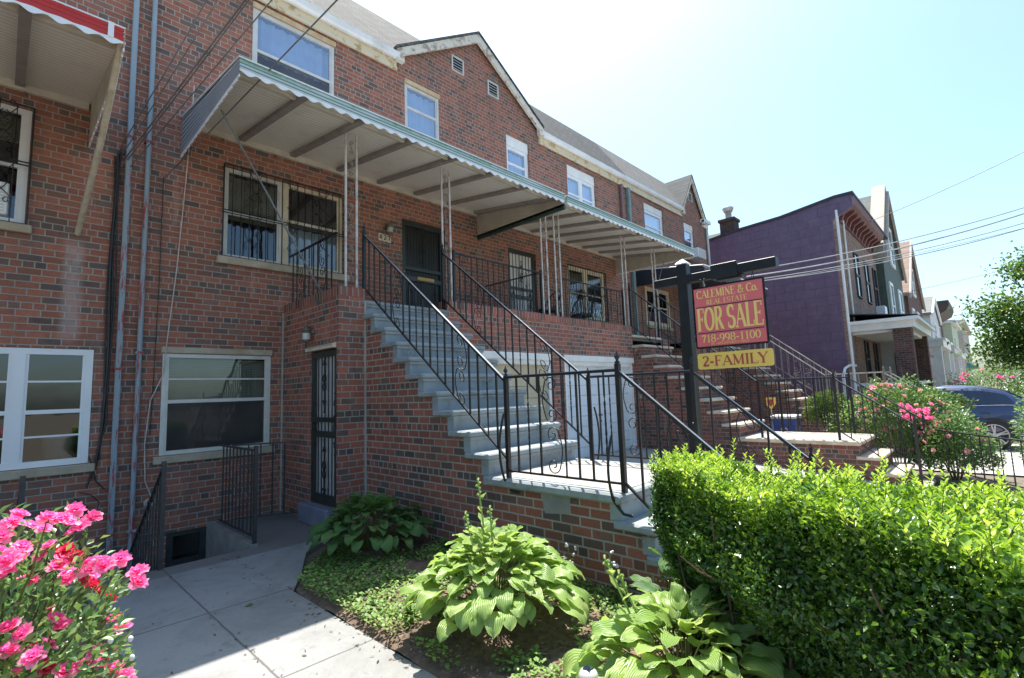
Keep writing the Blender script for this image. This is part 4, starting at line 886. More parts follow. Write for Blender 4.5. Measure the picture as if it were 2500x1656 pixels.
# the pole and white strip of the red awning
for o in [o for o in bpy.data.objects if o.name.startswith('metal_awning') and 'red banded' in o['label']]:
    mb=MB(); mb.tube([(.60,5.2,4.74),(.595,6.2,4.2),(.555,7.44,3.56)],.028,8); part('support_pole',mb,M['pole_cream'],o)
    mb=MB(); mb.box(.50,.54,YF-.02,YF+.0,4.72,4.856); part('corner_strip',mb,M['white_vinyl'],o)
    bpy.data.objects.remove(bpy.data.objects['none']) if 'none' in bpy.data.objects else None
# navy awning of the end house
t=thing('metal_awning','navy metal awning over the porch of the end house','awning',(15.9,5.4,4.8),'metal awnings of the row')
mb=MB(); mb.prism([(13.35,Y0,5.12),(13.35,5.45,4.86),(13.35,5.40,4.80),(13.35,5.40,4.60),(13.35,5.43,4.60),(13.35,5.45,4.82),(13.35,Y0,5.08)],(5.3,0,0)); part('panel',mb,M['navy'],t)
mb=MB(); mb.prism([(13.34,Y0,5.10),(13.34,5.43,4.84),(13.34,5.43,4.60),(13.34,Y0,4.62)],(.012,0,0)); part('side_panel',mb,M['navy'],t); mb=MB(); mb.prism([(18.65,Y0,5.10),(18.65,5.43,4.84),(18.65,5.43,4.60),(18.65,Y0,4.62)],(.012,0,0)); part('side_panel',mb,M['navy'],t)
mb=MB(); mb.tube([(13.3,5.40,4.87),(18.7,5.40,4.87)],.02,6); mb.tube([(13.34,Y0-.02,5.14),(13.34,5.40,4.87)],.014,6); part('edge_pipe',mb,M['white_vinyl'],t)
for x in (13.6,18.4): mb=MB(); mb.tube([(x,5.55,2.75),(x,5.55,4.85)],.03,8); part('awning_post',mb,M['post_white'],t)
# ------------------------------------------------------------------ pipes, cables, lamps, house number
def drain(label,x,z0,z1,mat,r=.045,square=True,y=7.44,clamps=()):
    root=thing('downspout',label,'downspout',(x,y,z0),'downspouts on the brick row')
    mb=MB()
    if square: mb.bbox(x-r,x+r,y-r*.8,y+r*.8,z0,z1,.008)
    else: mb.tube([(x,y,z0),(x,y,z1)],r,10)
    part('pipe',mb,M[mat],root)
    for z in clamps: mb=MB(); mb.box(x-r-.012,x+r+.012,y-r*.8-.006,Y0-.001,z-.015,z+.015); part('clamp',mb,M['pipe_red'],root)
    return root
drain('grey blue downspout left of two, red undercoat showing, beside black cables',.99,-1.02,7.66,'pipe_blue',.030,True,clamps=(.1,2.0,4.9))
drain('grey blue downspout right of two, flaking to red, nearer the ivory blind',1.185,-1.02,7.66,'pipe_blue',.029,False,clamps=(.1,2.2,4.9))
drain('thin brown downspout high between the twin window and its grey partner',12.70,5.3,7.66,'pipe_brown',.05,True)
drain('green grey downspout beside the thin brown one',13.10,2.75,7.66,'pipe_green',.06,True)
drain('pale corner downspout at the far end of the brick row',18.93,-.4,7.66,'alum',.05,False)
mb=MB(); rr=random.Random(3)
for k in range(4):
    x=.86+.018*k; p=[(x+.012*math.sin(i*.9+k),7.47-.012*(k%2),4.62-.33*i+.02*k) for i in range(11)]+[(x-.05*k,7.47,.95-.1*k)]
    mb.tube(p,.009 if k!=1 else .013,5)
mb.tube([(.93+.05*math.cos(a),7.45,4.6+.12*math.sin(a)) for a in [k*.5 for k in range(14)]],.007,5); mb.tube([(.9+.04*math.cos(a+1),7.45,4.35+.09*math.sin(a)) for a in [k*.5 for k in range(14)]],.007,5)
mb.tube([(.77,7.46,1.0),(.80,7.46,.9),(.84,7.46,.72),(.92,7.46,.62)],.008,5)
solo('cable_bundle',mb,M['cable'],'bundle of black cables hanging beside the grey blue downspouts','cable')
mb=MB(); mb.tube([(1.66,7.46,5.9),(1.64,7.46,5.3),(1.60,7.46,4.4),(1.54,7.46,3.3),(1.47,7.46,2.4),(1.445,7.46,1.95),(1.32,7.46,1.62),(1.28,7.46,1.1),(1.30,7.46,.65),(1.37,7.46,.45)],.007,5)
solo('white_cable',mb,M['cable_white'],'thin pale cable wandering down the brick left of the windows','cable')
mb=MB(); mb.tube([(1.36,7.47,4.5),(1.36,7.47,3.2),(1.345,7.47,1.9),(1.33,7.47,1.2)],.005,5); solo('thin_cable',mb,M['cable'],'thin dark cable straight down the brick between pipe and pale cable','cable')
mb=MB(); mb.tube([(1.37+.05*math.cos(k*.7)-.02*k*.1,7.44-.01*(k%3),.40+.045*math.sin(k*.7)) for k in range(20)],.006,5); solo('cable_coil',mb,M['cable_white'],'small coil of pale cable above the areaway handrail','cable')
mb=MB(); mb.tube([(.70,7.46,.62),(.80,7.44,.58),(.88,7.44,.48),(.86,7.44,.38),(.78,7.44,.40),(.74,7.44,.5),(.66,7.45,.56)],.006,5); mb.box(.60,.78,7.42,7.49,.34,.46); solo('junction_box',mb,M['cable'],'dark junction box with loose cable loop behind the roses','box')
mb=MB(); mb.box(.55,1.10,7.475,7.498,-.62,-.20); solo('painted_patch',mb,M['white_paint'],'white painted patch at the foot of the downspouts','paint patch')
def coach_lamp(label,fn):
    root=thing('wall_lamp',label,'lamp',fn(0,0,0),'lamps on house number 427')
    mb=MB(); mb.lathe(fn(0,.10,.12),[(.001,.10),(.02,.085),(.03,.07),(.062,.045),(.064,.03),(.05,.02),(.05,-.09),(.055,-.10),(.03,-.125),(.001,-.14)],12); part('body',mb,M['lamp_metal'],root)
    mb=MB(); mb.lathe(fn(0,.10,.12),[(.046,.02),(.052,-.02),(.050,-.09)],12); part('shade',mb,M['lamp_glass'],root)
    mb=MB(); mb.tube([fn(0,0,.16),fn(0,.05,.20),fn(0,.10,.215)],.012,6); mb.ball(fn(0,.012,.14),.045,8); part('bracket',mb,M['lamp_metal'],root)
coach_lamp('weathered carriage lamp on the brick left of the black front door',lambda u,d,z:(4.69+u,Y0-d,4.42+z))
coach_lamp('small carriage lamp on the brick above the cellar door',lambda u,d,z:(2.914-d,6.48+u,2.32+z))
# ------------------------------------------------------------------ lettering: serif strokes with thick and thin
def arc(cx,cy,rx,ry,a0,a1,n=14): return [(cx+rx*math.cos(R(a0+(a1-a0)*k/n)),cy+ry*math.sin(R(a0+(a1-a0)*k/n))) for k in range(n+1)]
def sf(x,y,w=.11): return ('t',[(x-w,y),(x+w,y)])
# glyph: (advance width, strokes) in unit cap height; 'T' thick, 't' thin, 'a' automatic by direction
GL={
'A':(.74,[('t',[(.08,0),(.36,1)]),('T',[(.36,1),(.66,0)]),('t',[(.18,.33),(.54,.33)]),sf(.08,0),sf(.66,0,.12)]),
'B':(.62,[('T',[(.14,0),(.14,1)]),('a',[(.14,1)]+arc(.32,.75,.2,.25,90,-90)+[(.14,.5)]),('a',[(.14,.5)]+arc(.34,.25,.22,.25,90,-90)+[(.14,0)]),('t',[(.03,0),(.14,0)]),('t',[(.03,1),(.14,1)])]),
'C':(.70,[('a',arc(.38,.5,.32,.5,42,318,20)),('t',[(.62,.98),(.62,.72)]),]),
'E':(.62,[('T',[(.14,0),(.14,1)]),('t',[(.03,1),(.54,1),(.54,.82)]),('t',[(.14,.51),(.42,.51),(.42,.42)]),('t',[(.42,.51),(.42,.60)]),('t',[(.03,0),(.57,0),(.59,.2)])]),
'F':(.58,[('T',[(.14,0),(.14,1)]),('t',[(.03,1),(.52,1),(.52,.80)]),('t',[(.14,.51),(.40,.51),(.40,.41)]),('t',[(.40,.51),(.40,.61)]),sf(.14,0,.12)]),
'I':(.32,[('T',[(.15,0),(.15,1)]),sf(.15,0),sf(.15,1)]),
'L':(.58,[('T',[(.14,0),(.14,1)]),sf(.14,1),('t',[(.03,0),(.54,0),(.56,.22)])]),
'M':(.90,[('t',[(.14,0),(.14,1)]),('T',[(.14,1),(.43,.05)]),('t',[(.43,.05),(.72,1)]),('T',[(.73,1),(.73,0)]),sf(.14,0,.1),sf(.73,0,.12),('t',[(.04,1),(.14,1)]),('t',[(.73,1),(.83,1)])]),
'N':(.76,[('t',[(.14,0),(.14,1)]),('T',[(.14,1),(.60,.02)]),('t',[(.60,0),(.60,1)]),sf(.14,0,.1),sf(.60,1,.1),('t',[(.04,1),(.14,1)])]),
'O':(.76,[('a',arc(.37,.5,.31,.5,0,360,26))]),
'P':(.58,[('T',[(.14,0),(.14,1)]),('a',[(.14,1)]+arc(.30,.73,.22,.27,90,-90)+[(.14,.46)]),sf(.14,0,.12),('t',[(.03,1),(.14,1)])]),
'R':(.68,[('T',[(.14,0),(.14,1)]),('a',[(.14,1)]+arc(.30,.75,.22,.25,90,-90)+[(.14,.5)]),('T',[(.30,.5),(.58,0)]),sf(.14,0,.12),('t',[(.03,1),(.14,1)]),('t',[(.58,0),(.68,0)])]),
'S':(.58,[('a',arc(.27,.75,.21,.25,40,270,16)+arc(.27,.25,.23,.25,90,-140,16)),('t',[(.45,.97),(.45,.76)]),('t',[(.06,.03),(.06,.26)])]),
'T':(.66,[('T',[(.31,0),(.31,1)]),('t',[(.04,.80),(.04,1),(.58,1),(.58,.80)]),sf(.31,0,.12)]),
'Y':(.70,[('T',[(.08,1),(.34,.46)]),('t',[(.60,1),(.34,.46)]),('T',[(.34,.46),(.34,0)]),sf(.08,1),sf(.60,1,.09),sf(.34,0,.12)]),
'o':(.52,[('a',arc(.25,.32,.20,.33,0,360,20))]),
'.':(.24,[('T',[(.10,.01),(.10,.12)])]),
'-':(.38,[('T',[(.05,.36),(.31,.36)])]),
'&':(.80,[('a',[(.70,.02),(.24,.62)]+arc(.32,.80,.13,.19,200,-60,14)+[(.20,.44)]+arc(.28,.24,.2,.24,120,300,10)+[(.58,.28),(.66,.52)])]),
' ':(.30,[]),
'0':(.56,[('a',arc(.27,.5,.21,.5,0,360,24))]),
'1':(.50,[('T',[(.26,0),(.26,1)]),('t',[(.12,.86),(.26,1)]),sf(.26,0,.12)]),
'2':(.56,[('a',arc(.26,.74,.19,.26,165,-35,14)+[(.08,.03)]),('T',[(.07,.03),(.48,.03)]),('t',[(.48,.03),(.50,.2)])]),
'4':(.56,[('T',[(.38,0),(.38,1)]),('T',[(.36,1),(.06,.32)]),('T',[(.03,.30),(.52,.30)])]),
'7':(.54,[('T',[(.07,.96),(.48,.96)]),('t',[(.07,.96),(.06,.78)]),('a',[(.48,.98),(.30,.45),(.24,0)])]),
'8':(.56,[('a',arc(.27,.76,.18,.24,0,360,20)),('a',arc(.27,.26,.21,.26,0,360,20))]),
'9':(.56,[('a',arc(.26,.68,.20,.31,0,360,22)),('a',[(.46,.7)]+arc(.18,.55,.28,.55,10,-85,10))]),
}
def text_mesh(mb,s,fn,u0,v0,h,width,thick=.16,thin=.055,d=.0012):
    """fn(u, v, d) -> 3d; baseline v0, cap height h, squeezed to the given width"""
    adv=sum(GL[c][0] for c in s); k=width/(adv*h); u=u0
    sn=0
    for c in s:
        w_,st=GL[c]
        for kind,pts in st:
            sn=(sn+1)%9; dd=d+.00022*sn
            P=[Vector((p[0]*k,p[1])) for p in pts]; n=len(P)
            L_=[];R_=[]
            closed=(P[0]-P[-1]).length<1e-4
            for i in range(n):
                a=P[i-1] if i else (P[-2] if closed else P[0]); b=P[i+1] if i<n-1 else (P[1] if closed else P[-1]); t=(b-a)
                t=t.normalized() if t.length>1e-9 else Vector((1,0))
                if kind=='T': hw=thick/2
                elif kind=='t': hw=thin/2
                else: hw=(thin+(thick-thin)*abs(t.y)**1.2)/2
                nn=Vector((-t.y,t.x))*hw; nn.x*=min(1.,k*1.15)
                L_.append(P[i]+nn); R_.append(P[i]-nn)
            vs=[fn(u+p.x*h,v0+p.y*h,dd) for p in L_]+[fn(u+p.x*h,v0+p.y*h,dd) for p in R_]
            mb.add(vs,[(i,i+1,n+i+1,n+i) for i in range(n-1)])
        u+=w_*k*h
# house number plates
t=thing('house_number','cream house number plates 427 between lamp and front door','house number',(4.63,7.49,4.36))
mb=MB(); xs=[4.515,4.60,4.685]
for i,x in enumerate(xs): mb.bbox(x,x+.078,7.484,7.4995,4.30-.004*i,4.43-.004*i,.004)
part('plate',mb,M['cream_paint'],t); mb=MB()
for c,x in zip('427',xs): text_mesh(mb,c,lambda u,v,d:(u,7.4835-d,v),x+.012,4.325,.085,.055,.2,.12,.0006)
part('lettering',mb,M['iron'],t)
# ------------------------------------------------------------------ for sale sign
SX=4.80
t=thing('sign_post','black wooden sign post with stepped arm holding the for sale sign','sign post',(4.86,2.20,0))
PX,PYY=4.86,2.185; hw=.052
mb=MB(); mb.bbox(PX-hw,PX+hw,PYY-hw,PYY+hw,-.2,2.80,.005); part('post',mb,M['black_vinyl'],t)
mb=MB(); mb.prism([(PX-hw-.008,PYY-hw-.008,2.80),(PX+hw+.008,PYY-hw-.008,2.80),(PX+hw+.008,PYY+hw+.008,2.80),(PX-hw-.008,PYY+hw+.008,2.80)],(0,0,.012))
ap=(PX,PYY,2.865); q=[(PX-hw-.008,PYY-hw-.008,2.812),(PX+hw+.008,PYY-hw-.008,2.812),(PX+hw+.008,PYY+hw+.008,2.812),(PX-hw-.008,PYY+hw+.008,2.812)]
mb.add(q+[ap],[(0,1,4),(1,2,4),(2,3,4),(3,0,4)]); part('sunlit_post_cap',mb,M['white_vinyl'],t)  # cap is black; white here stands in for sun on its top
mb=MB(); mb.bbox(PX-.04,PX+.04,1.60,PYY-hw+.001,2.600,2.685,.004); mb.bbox(PX-.04,PX+.04,PYY+hw-.001,2.50,2.600,2.685,.004)
part('arm',mb,M['black_vinyl'],t)
mb=MB(); mb.bbox(PX-.062,PX+.062,1.635,1.885,2.580,2.725,.004); mb.bbox(PX-.05,PX+.05,1.60,1.84,2.562,2.579,.003); part('arm_sleeve',mb,M['black_vinyl'],t)
mb=MB(); mb.bbox(PX-.052,PX+.052,1.30,1.636,2.598,2.692,.004); part('arm_cap',mb,M['black_vinyl'],t)
sg=thing('for_sale_sign','red for sale sign panel with yellow lettering hanging below the arm','sign',(SX,1.75,2.2))
ya,yb_=2.080,1.405; za,zb_=1.915,2.525
def sfn(u,v,d): return (SX-.011-d,ya-u,za+v)
mb=MB(); mb.bbox(SX-.008,SX+.008,yb_,ya,za,zb_,.012); part('board',mb,M['black_vinyl'],sg)
W_=ya-yb_; H_=zb_-za; mb=MB(); mb.box(SX-.0115,SX-.0078,yb_+.018,ya-.018,za+.018,zb_-.018); part('face',mb,M['sign_red'],sg)
mb=MB(); text_mesh(mb,'CALEMINE & Co.',sfn,.045,H_-.115,.075,W_-.10); text_mesh(mb,'REAL ESTATE',sfn,.135,H_-.185,.046,W_-.29,.15,.06)
text_mesh(mb,'FOR SALE',sfn,.034,.178,.212,W_-.066,.165,.07); text_mesh(mb,'718-998-1100',sfn,.062,.058,.070,W_-.125,.15,.055); text_mesh(mb,'BY APPOINTMENT ONLY',sfn,.155,.030,.018,W_-.32,.16,.08); part('lettering',mb,M['letter_yellow'],sg)
mb=MB()
for v in (.148,H_-.205): 
    mb.add([sfn(.03,v-.005,.0012),sfn(W_-.03,v-.005,.0012),sfn(W_-.03,v+.005,.0012),sfn(.03,v+.005,.0012)],[(0,1,2,3)])
part('rule_line',mb,M['rule_dark'],sg)
def chain(mb,y,z0,z1):
    n=max(1,int(round((z1-z0)/.035)))
    for k in range(n):
        c=z0+(z1-z0)*(k+.5)/n; r=(z1-z0)/n*.62
        mb.tube([((SX+(.009*math.cos(a) if k%2 else 0)),(y+(.0 if k%2 else .009*math.cos(a))),c+r*math.sin(a)) for a in [2*PI*i/10 for i in range(11)]],.0032,5,False)

for y_ in (1.99,1.95,1.50): mb=MB(); chain(mb,y_,2.52,2.60); part('hook',mb,M['iron'],sg)
rd=thing('sign_rider','yellow rider board with red lettering hanging under the red sign','sign',(SX,1.75,1.8))
rb,rt=1.712,1.868; ya2,yb2=2.075,1.385
mb=MB(); pts=[]; rr_=.022
for cx,cz,a0 in ((yb2+rr_,rb+rr_,180),(ya2-rr_,rb+rr_,270),(ya2-rr_,rt-rr_,0),(yb2+rr_,rt-rr_,90)): pts+=[(SX-.005,cx+rr_*math.cos(R(a0+a)),cz+rr_*math.sin(R(a0+a))) for a in (0,30,60,90)]
mb.prism(pts,(.008,0,0)); part('board',mb,M['sign_yellow'],rd)
mb=MB(); text_mesh(mb,'2-FAMILY',lambda u,v,d:(SX-.006-d,ya2-u,rb+v),.045,.032,.092,ya2-yb2-.085,.19,.07); part('lettering',mb,M['letter_red'],rd)

for y_ in (1.97,1.51): mb=MB(); chain(mb,y_,1.85,1.93); part('hook',mb,M['iron'],rd)
# ------------------------------------------------------------------ overhead wires
def wire(label,a,b,sag,r=.008,mat='wire',n=24,grp='overhead wires'):
    a=Vector(a); b=Vector(b); mb=MB(); mb.tube([a.lerp(b,k/n)-Vector((0,0,sag*4*(k/n)*(1-k/n))) for k in range(n+1)],r,5)
    solo('overhead_wire',mb,M[mat],label,'wire',grp)
def cam_pt(d,t): return (d[0]*t,d[1]*t,1.55+d[2]*t)
WL='dark service wire rising from the downspouts over the street'
for k,(p,a,rr) in enumerate((((.25,1.064,.81),(.90,7.45,4.72),.006),((.265,1.05,.809),(.93,7.45,4.66),.005),((.302,1.011,.807),(.95,7.44,4.60),.009),((.308,1.005,.807),(.97,7.44,4.58),.007),((.339,.973,.805),(1.0,7.44,4.5),.006))):
    b=cam_pt(p,4.6); e=Vector(a)+(Vector(b)-Vector(a))*3.2
    wire('dark service wire, one of the fan rising from the cable bundle',a,e,.05,rr)
a=Vector((1.36,7.45,4.47)); b=Vector(cam_pt((.431,.878,.801),4.7)); wire('single dark wire crossing in front of the long awning',a,a+(b-a)*3.0,.04,.008)
def pair(label,a,d,t,sag,r,mat='wire_bright'):
    b=Vector(cam_pt(d,t)); a=Vector(a); wire(label,a,a+(b-a)*1.9,sag*2.6,r,mat)
pair('upper bright wire from the end house across the purple wall',(16.6,5.45,5.2),(1.418,-.083,.375),16,.25,.016)
pair('thick twisted wire below the upper bright wire across the purple wall',(16.8,5.45,5.05),(1.418,-.083,.372),15.8,.30,.022,'wire_bright')
pair('middle bright wire sagging across the purple wall',(17.0,5.45,4.95),(1.42,-.08,.345),15.8,.25,.014)
pair('lowest bright wire from the sign arm height across the purple wall',(16.2,5.45,4.75),(1.42,-.08,.342),16,.30,.016)
pair('faint wire just under the lowest bright wire in the sky',(15.5,5.45,4.6),(1.42,-.08,.326),16,.2,.008)
pair('single wire from the maroon cornice rising to the street',(23.4,2.95,7.7),(1.414,-.092,.464),15,.10,.012,'wire')
wire('distant faint wire level across the sky by the tree',(34,3.2,6.2),(23,-8.1,6.55),.25,.010,'wire')
# ------------------------------------------------------------------ foliage helpers
def mesh_np(name,V,F4,tint=None,smooth=False):
    me=bpy.data.meshes.new(name); V=np.asarray(V,np.float32); F4=np.asarray(F4,np.int32); k=F4.shape[1]
    me.vertices.add(len(V)); me.vertices.foreach_set('co',V.ravel()); me.loops.add(F4.size); me.loops.foreach_set('vertex_index',F4.ravel())
    me.polygons.add(len(F4)); me.polygons.foreach_set('loop_start',np.arange(0,F4.size,k,dtype=np.int32)); me.polygons.foreach_set('loop_total',np.full(len(F4),k,np.int32))
    if smooth: me.polygons.foreach_set('use_smooth',np.ones(len(F4),bool))
    me.update(calc_edges=True)
    if tint is not None:
        at=me.attributes.new('tint','FLOAT','FACE'); at.data.foreach_set('value',np.asarray(tint,np.float32))
    return me
def unit(a): return a/np.maximum(1e-9,np.linalg.norm(a,axis=1,keepdims=True))
def leaves(name,pos,axis,nrm,L,W,mat,parent,tint=None,fold=.25,droop=.15):
    """two-quad folded leaves growing from pos along axis"""
    n=len(pos); axis=unit(axis); side=unit(np.cross(axis,nrm)); up=unit(np.cross(side,axis)); L=np.broadcast_to(L,(n,))[:,None]; W=np.broadcast_to(W,(n,))[:,None]
    b=pos; t=pos+axis*L-up*L*droop; m=pos+axis*L*.48; c=m-up*W*fold*.5; l=m+side*W*.5+up*W*fold*.5; r=m-side*W*.5+up*W*fold*.5
    V=np.stack([b,l,t,r,c],1).reshape(-1,3); off=OFF[parent.name] if parent else Vector((0,0,0)); V=V-np.array(off)
    i=np.arange(n)*5; F=np.stack([np.stack([i,i+4,i+2,i+1],1),np.stack([i,i+3,i+2,i+4],1)],1).reshape(-1,4)
    if tint is None: tint=RNG.random(n)
    me=mesh_np(name,V,F,np.repeat(tint,2)); me.materials.append(M[mat])
    o=bpy.data.objects.new(name,me); COL.objects.link(o); OFF[o.name]=Vector(off)
    if parent: o.parent=parent
    return o
def rnd_dirs(n): return unit(RNG.normal(size=(n,3)))
def noise3(p,seed=0,f=1.0):
    r=np.random.default_rng(seed); s=np.zeros(len(p))
    for k in range(7):
        d=unit(r.normal(size=(1,3)))[0]*f*(1+.6*k)*(.7+r.random()*.6); s+=np.sin(p@d+r.random()*6.28)/(1+.35*k)
    return s/2.6
def shrub(name,label,cat,c,rad,n,L,mat,group=None,shape='dome',stems=8,seed=1,clump=.18,up=.3,base=None,stem_mat='twig',fill=.55):
    """leafy shrub: leaf shells over an uneven dome with twigs inside"""
    c=np.array(c,float); rad=np.array(rad,float); root=thing(name,label,cat,(c[0],c[1],base if base is not None else c[2]-rad[2]),group)
    d=rnd_dirs(n); 
    if shape=='dome': d[:,2]=np.abs(d[:,2])*1.0-.25*RNG.random(n)
    d=unit(d); rr=1+clump*noise3(d*3.1,seed,1.6)+clump*.7*noise3(d*7.3,seed+3,2.0); depth=1-fill*RNG.random(n)**2.2
    keep=noise3(d*4.5+depth[:,None]*2,seed+9,1.7)>-1.15; d=d[keep]; rr=rr[keep]; depth=depth[keep]; n=len(d)
    p=c+d*rad*(rr*depth)[:,None]
    ax=unit(d*.8+rnd_dirs(n)*.8+np.array([0,0,up])); nr=unit(d*.5+rnd_dirs(n)*.6+np.array([0,0,.8]))
    leaves('foliage',p,ax,nr,L*(.7+.6*RNG.random(n)),L*.5*(.7+.6*RNG.random(n)),mat,root,np.clip(.35*RNG.random(n)+.35+.35*noise3(p*3/ max(rad),seed+5,2.),0,1))
    mb=MB(); rs=random.Random(seed)
    for k in range(stems):
        a=rs.random()*2*PI; f=.35+.5*rs.random(); e=(c[0]+rad[0]*f*math.cos(a),c[1]+rad[1]*f*math.sin(a),c[2]+rad[2]*(.2+.5*rs.random())); b=(c[0]+.1*rad[0]*math.cos(a),c[1]+.1*rad[1]*math.sin(a),root.location.z)
        mid=[(b[0]*.5+e[0]*.5+.05*rs.random()),(b[1]*.5+e[1]*.5),(b[2]*.4+e[2]*.6)]; mb.tube([b,mid,e],[.012,.009,.004],5)
    part('stems',mb,M[stem_mat],root); return root
# ------------------------------------------------------------------ privet hedge along the near stoop
def hedge():
    root=thing('privet_hedge','long clipped privet hedge right of the hostas, sunlit on top','hedge',(2.45,.3,0))
    n=170000; far,near=1.52,-.75
    def cx(y): return 2.90+(y-1.5)*.52
    def hw(y): return .25+.17*np.clip((1.5-y),0,1.8)
    def top(y): return 1.095+.02*np.sin(y*5)+.015*np.sin(y*11+1)
    y=near+(far-near)*RNG.random(n); face=RNG.random(n); s=RNG.random(n); depth=.26*RNG.random(n)**1.5
    P=np.zeros((n,3)); N=np.zeros((n,3)); 
    # perimeter angle: left face, top, right face
    isT=face<.42; isL=(face>=.42)&(face<.74); isR=(face>=.74)&(face<.86); isE=face>=.86
    H=top(y); hwv=hw(y)
    bul=.075*noise3(np.stack([y*2.5,s*3,face*0],1),4,1.5)+.035*noise3(np.stack([y*8,s*9,face*0],1),14,1.5)
    P[isT]=np.stack([cx(y)+(hwv-.05)*(2*s-1)*(.97),y,H-depth+.02*np.sin(s*9+y*6)+.03*noise3(np.stack([y*4,s*4,s*0],1),8,1.6)+.022*noise3(np.stack([y*13,s*11,s*0],1),18,1.6)],1)[isT]; N[isT]=(0,0,1)
    zl=.12+(1.08-.12)*s; taper=np.where(zl<.72,(.72-zl)*.78,0); rnd_=np.clip((zl-.74)/.34,0,1)**2*.20
    P[isL]=np.stack([cx(y)-hwv+depth+taper+rnd_+bul,y,zl],1)[isL]; N[isL]=(-1,0,.1)
    P[isR]=np.stack([cx(y)+hwv-depth-taper-rnd_,y,zl],1)[isR]; N[isR]=(1,0,.1)
    u=RNG.random(n); P[isE]=np.stack([cx(np.full(n,far))+.25*(2*u-1),far-depth-taper*.8-rnd_+.05*noise3(np.stack([u*4,s*4,s*0],1),5,1.5),zl],1)[isE]; N[isE]=(0,1,.1)
    # thin the lower part so that the twigs and the ground behind show
    keep=(P[:,2]>.45)|(RNG.random(n)<.55+.9*(P[:,2])); keep&=~((P[:,2]<.62)&(noise3(P*5,12,1.5)>.62)); P=P[keep];N=N[keep];y=y[keep]; n=len(P)
    ax=unit(N*.5+rnd_dirs(n)*.95+np.array([0,0,.4])); nr=unit(N*.55+rnd_dirs(n)*.75+np.array([0,0,.3])); L=.0225*(.6+.9*RNG.random(n)**1.5)
    ti=np.clip(-.02+.5*RNG.random(n)+.25*noise3(P*6,3,1.4)+.42*np.clip((P[:,2]-.85)/.25,0,1),0,1)  # leaves paler towards the top, sunlight put into the tint
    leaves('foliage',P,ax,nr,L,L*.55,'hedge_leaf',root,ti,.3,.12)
    # inner leaves that close the hedge, tinted dark for the shade inside
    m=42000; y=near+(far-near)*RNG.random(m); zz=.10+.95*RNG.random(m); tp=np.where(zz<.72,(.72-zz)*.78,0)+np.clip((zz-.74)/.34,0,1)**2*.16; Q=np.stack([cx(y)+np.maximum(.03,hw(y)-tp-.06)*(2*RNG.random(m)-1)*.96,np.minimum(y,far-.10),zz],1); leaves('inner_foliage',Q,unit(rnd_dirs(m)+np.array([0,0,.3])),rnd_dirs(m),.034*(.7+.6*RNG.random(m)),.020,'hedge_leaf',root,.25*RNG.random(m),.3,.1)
    # fresh shoots standing out of the clipped top
    mb=MB(); Q=[];A=[];NN=[]
    for k in range(420):
        yy=near+(far-near)*RNG.random(); xx=float(cx(yy)+hw(yy)*(2*RNG.random()-1)*.95); z0=float(top(yy))-.03; hgt=.04+.09*RNG.random()**1.5; lean=np.array([RNG.normal()*.25,RNG.normal()*.25,1.]); lean/=np.linalg.norm(lean)
        if k%26==0: hgt=.15+.05*RNG.random()
        b=np.array([xx,yy,z0]); e=b+lean*hgt; mb.tube([b,e],[.0018,.001],4,False); m=int(4+hgt*60)
        for j in range(m):
            f=.3+.7*j/m; an=j*2.4; Q.append(b+lean*hgt*f); A.append([math.cos(an)*.8,math.sin(an)*.8,.55+.5*f]); NN.append([-math.cos(an)*.4,-math.sin(an)*.4,1])
    part('shoots',mb,M['stem'],root)['kind']='stuff'; n2=len(Q); leaves('shoot_leaves',np.array(Q),np.array(A,float),np.array(NN,float),.026*(.7+.6*RNG.random(n2)),.013*(.7+.5*RNG.random(n2)),'hedge_leaf',root,.75+.25*RNG.random(n2),.3,.1)
    mb=MB(); rs=random.Random(5)
    for k in range(46):
        yy=near+(far-.15-near)*k/46+rs.random()*.03; x=float(cx(yy))+rs.uniform(-.12,.12); p=[(x,yy,-.05)]; dx=rs.uniform(-.5,.3); dy=rs.uniform(-.35,.35)
        for j in range(1,7): p.append((x+dx*.62*(j/6)**1.2+rs.uniform(-.02,.02),yy+dy*.6*j/6+rs.uniform(-.02,.02),.05+.15*j+rs.uniform(-.02,.02)))
        mb.tube(p,[.012,.011,.009,.008,.006,.004,.003],5)
        for q in range(3):
            j=rs.randint(2,4); a=p[j]; e=(a[0]-rs.uniform(.05,.28),a[1]+rs.uniform(-.15,.15),a[2]+rs.uniform(-.02,.18)); mb.tube([a,((a[0]+e[0])/2,(a[1]+e[1])/2+.02,(a[2]+e[2])/2-.01),e],[.005,.004,.002],4)
    part('stems',mb,M['twig'],root)
hedge()
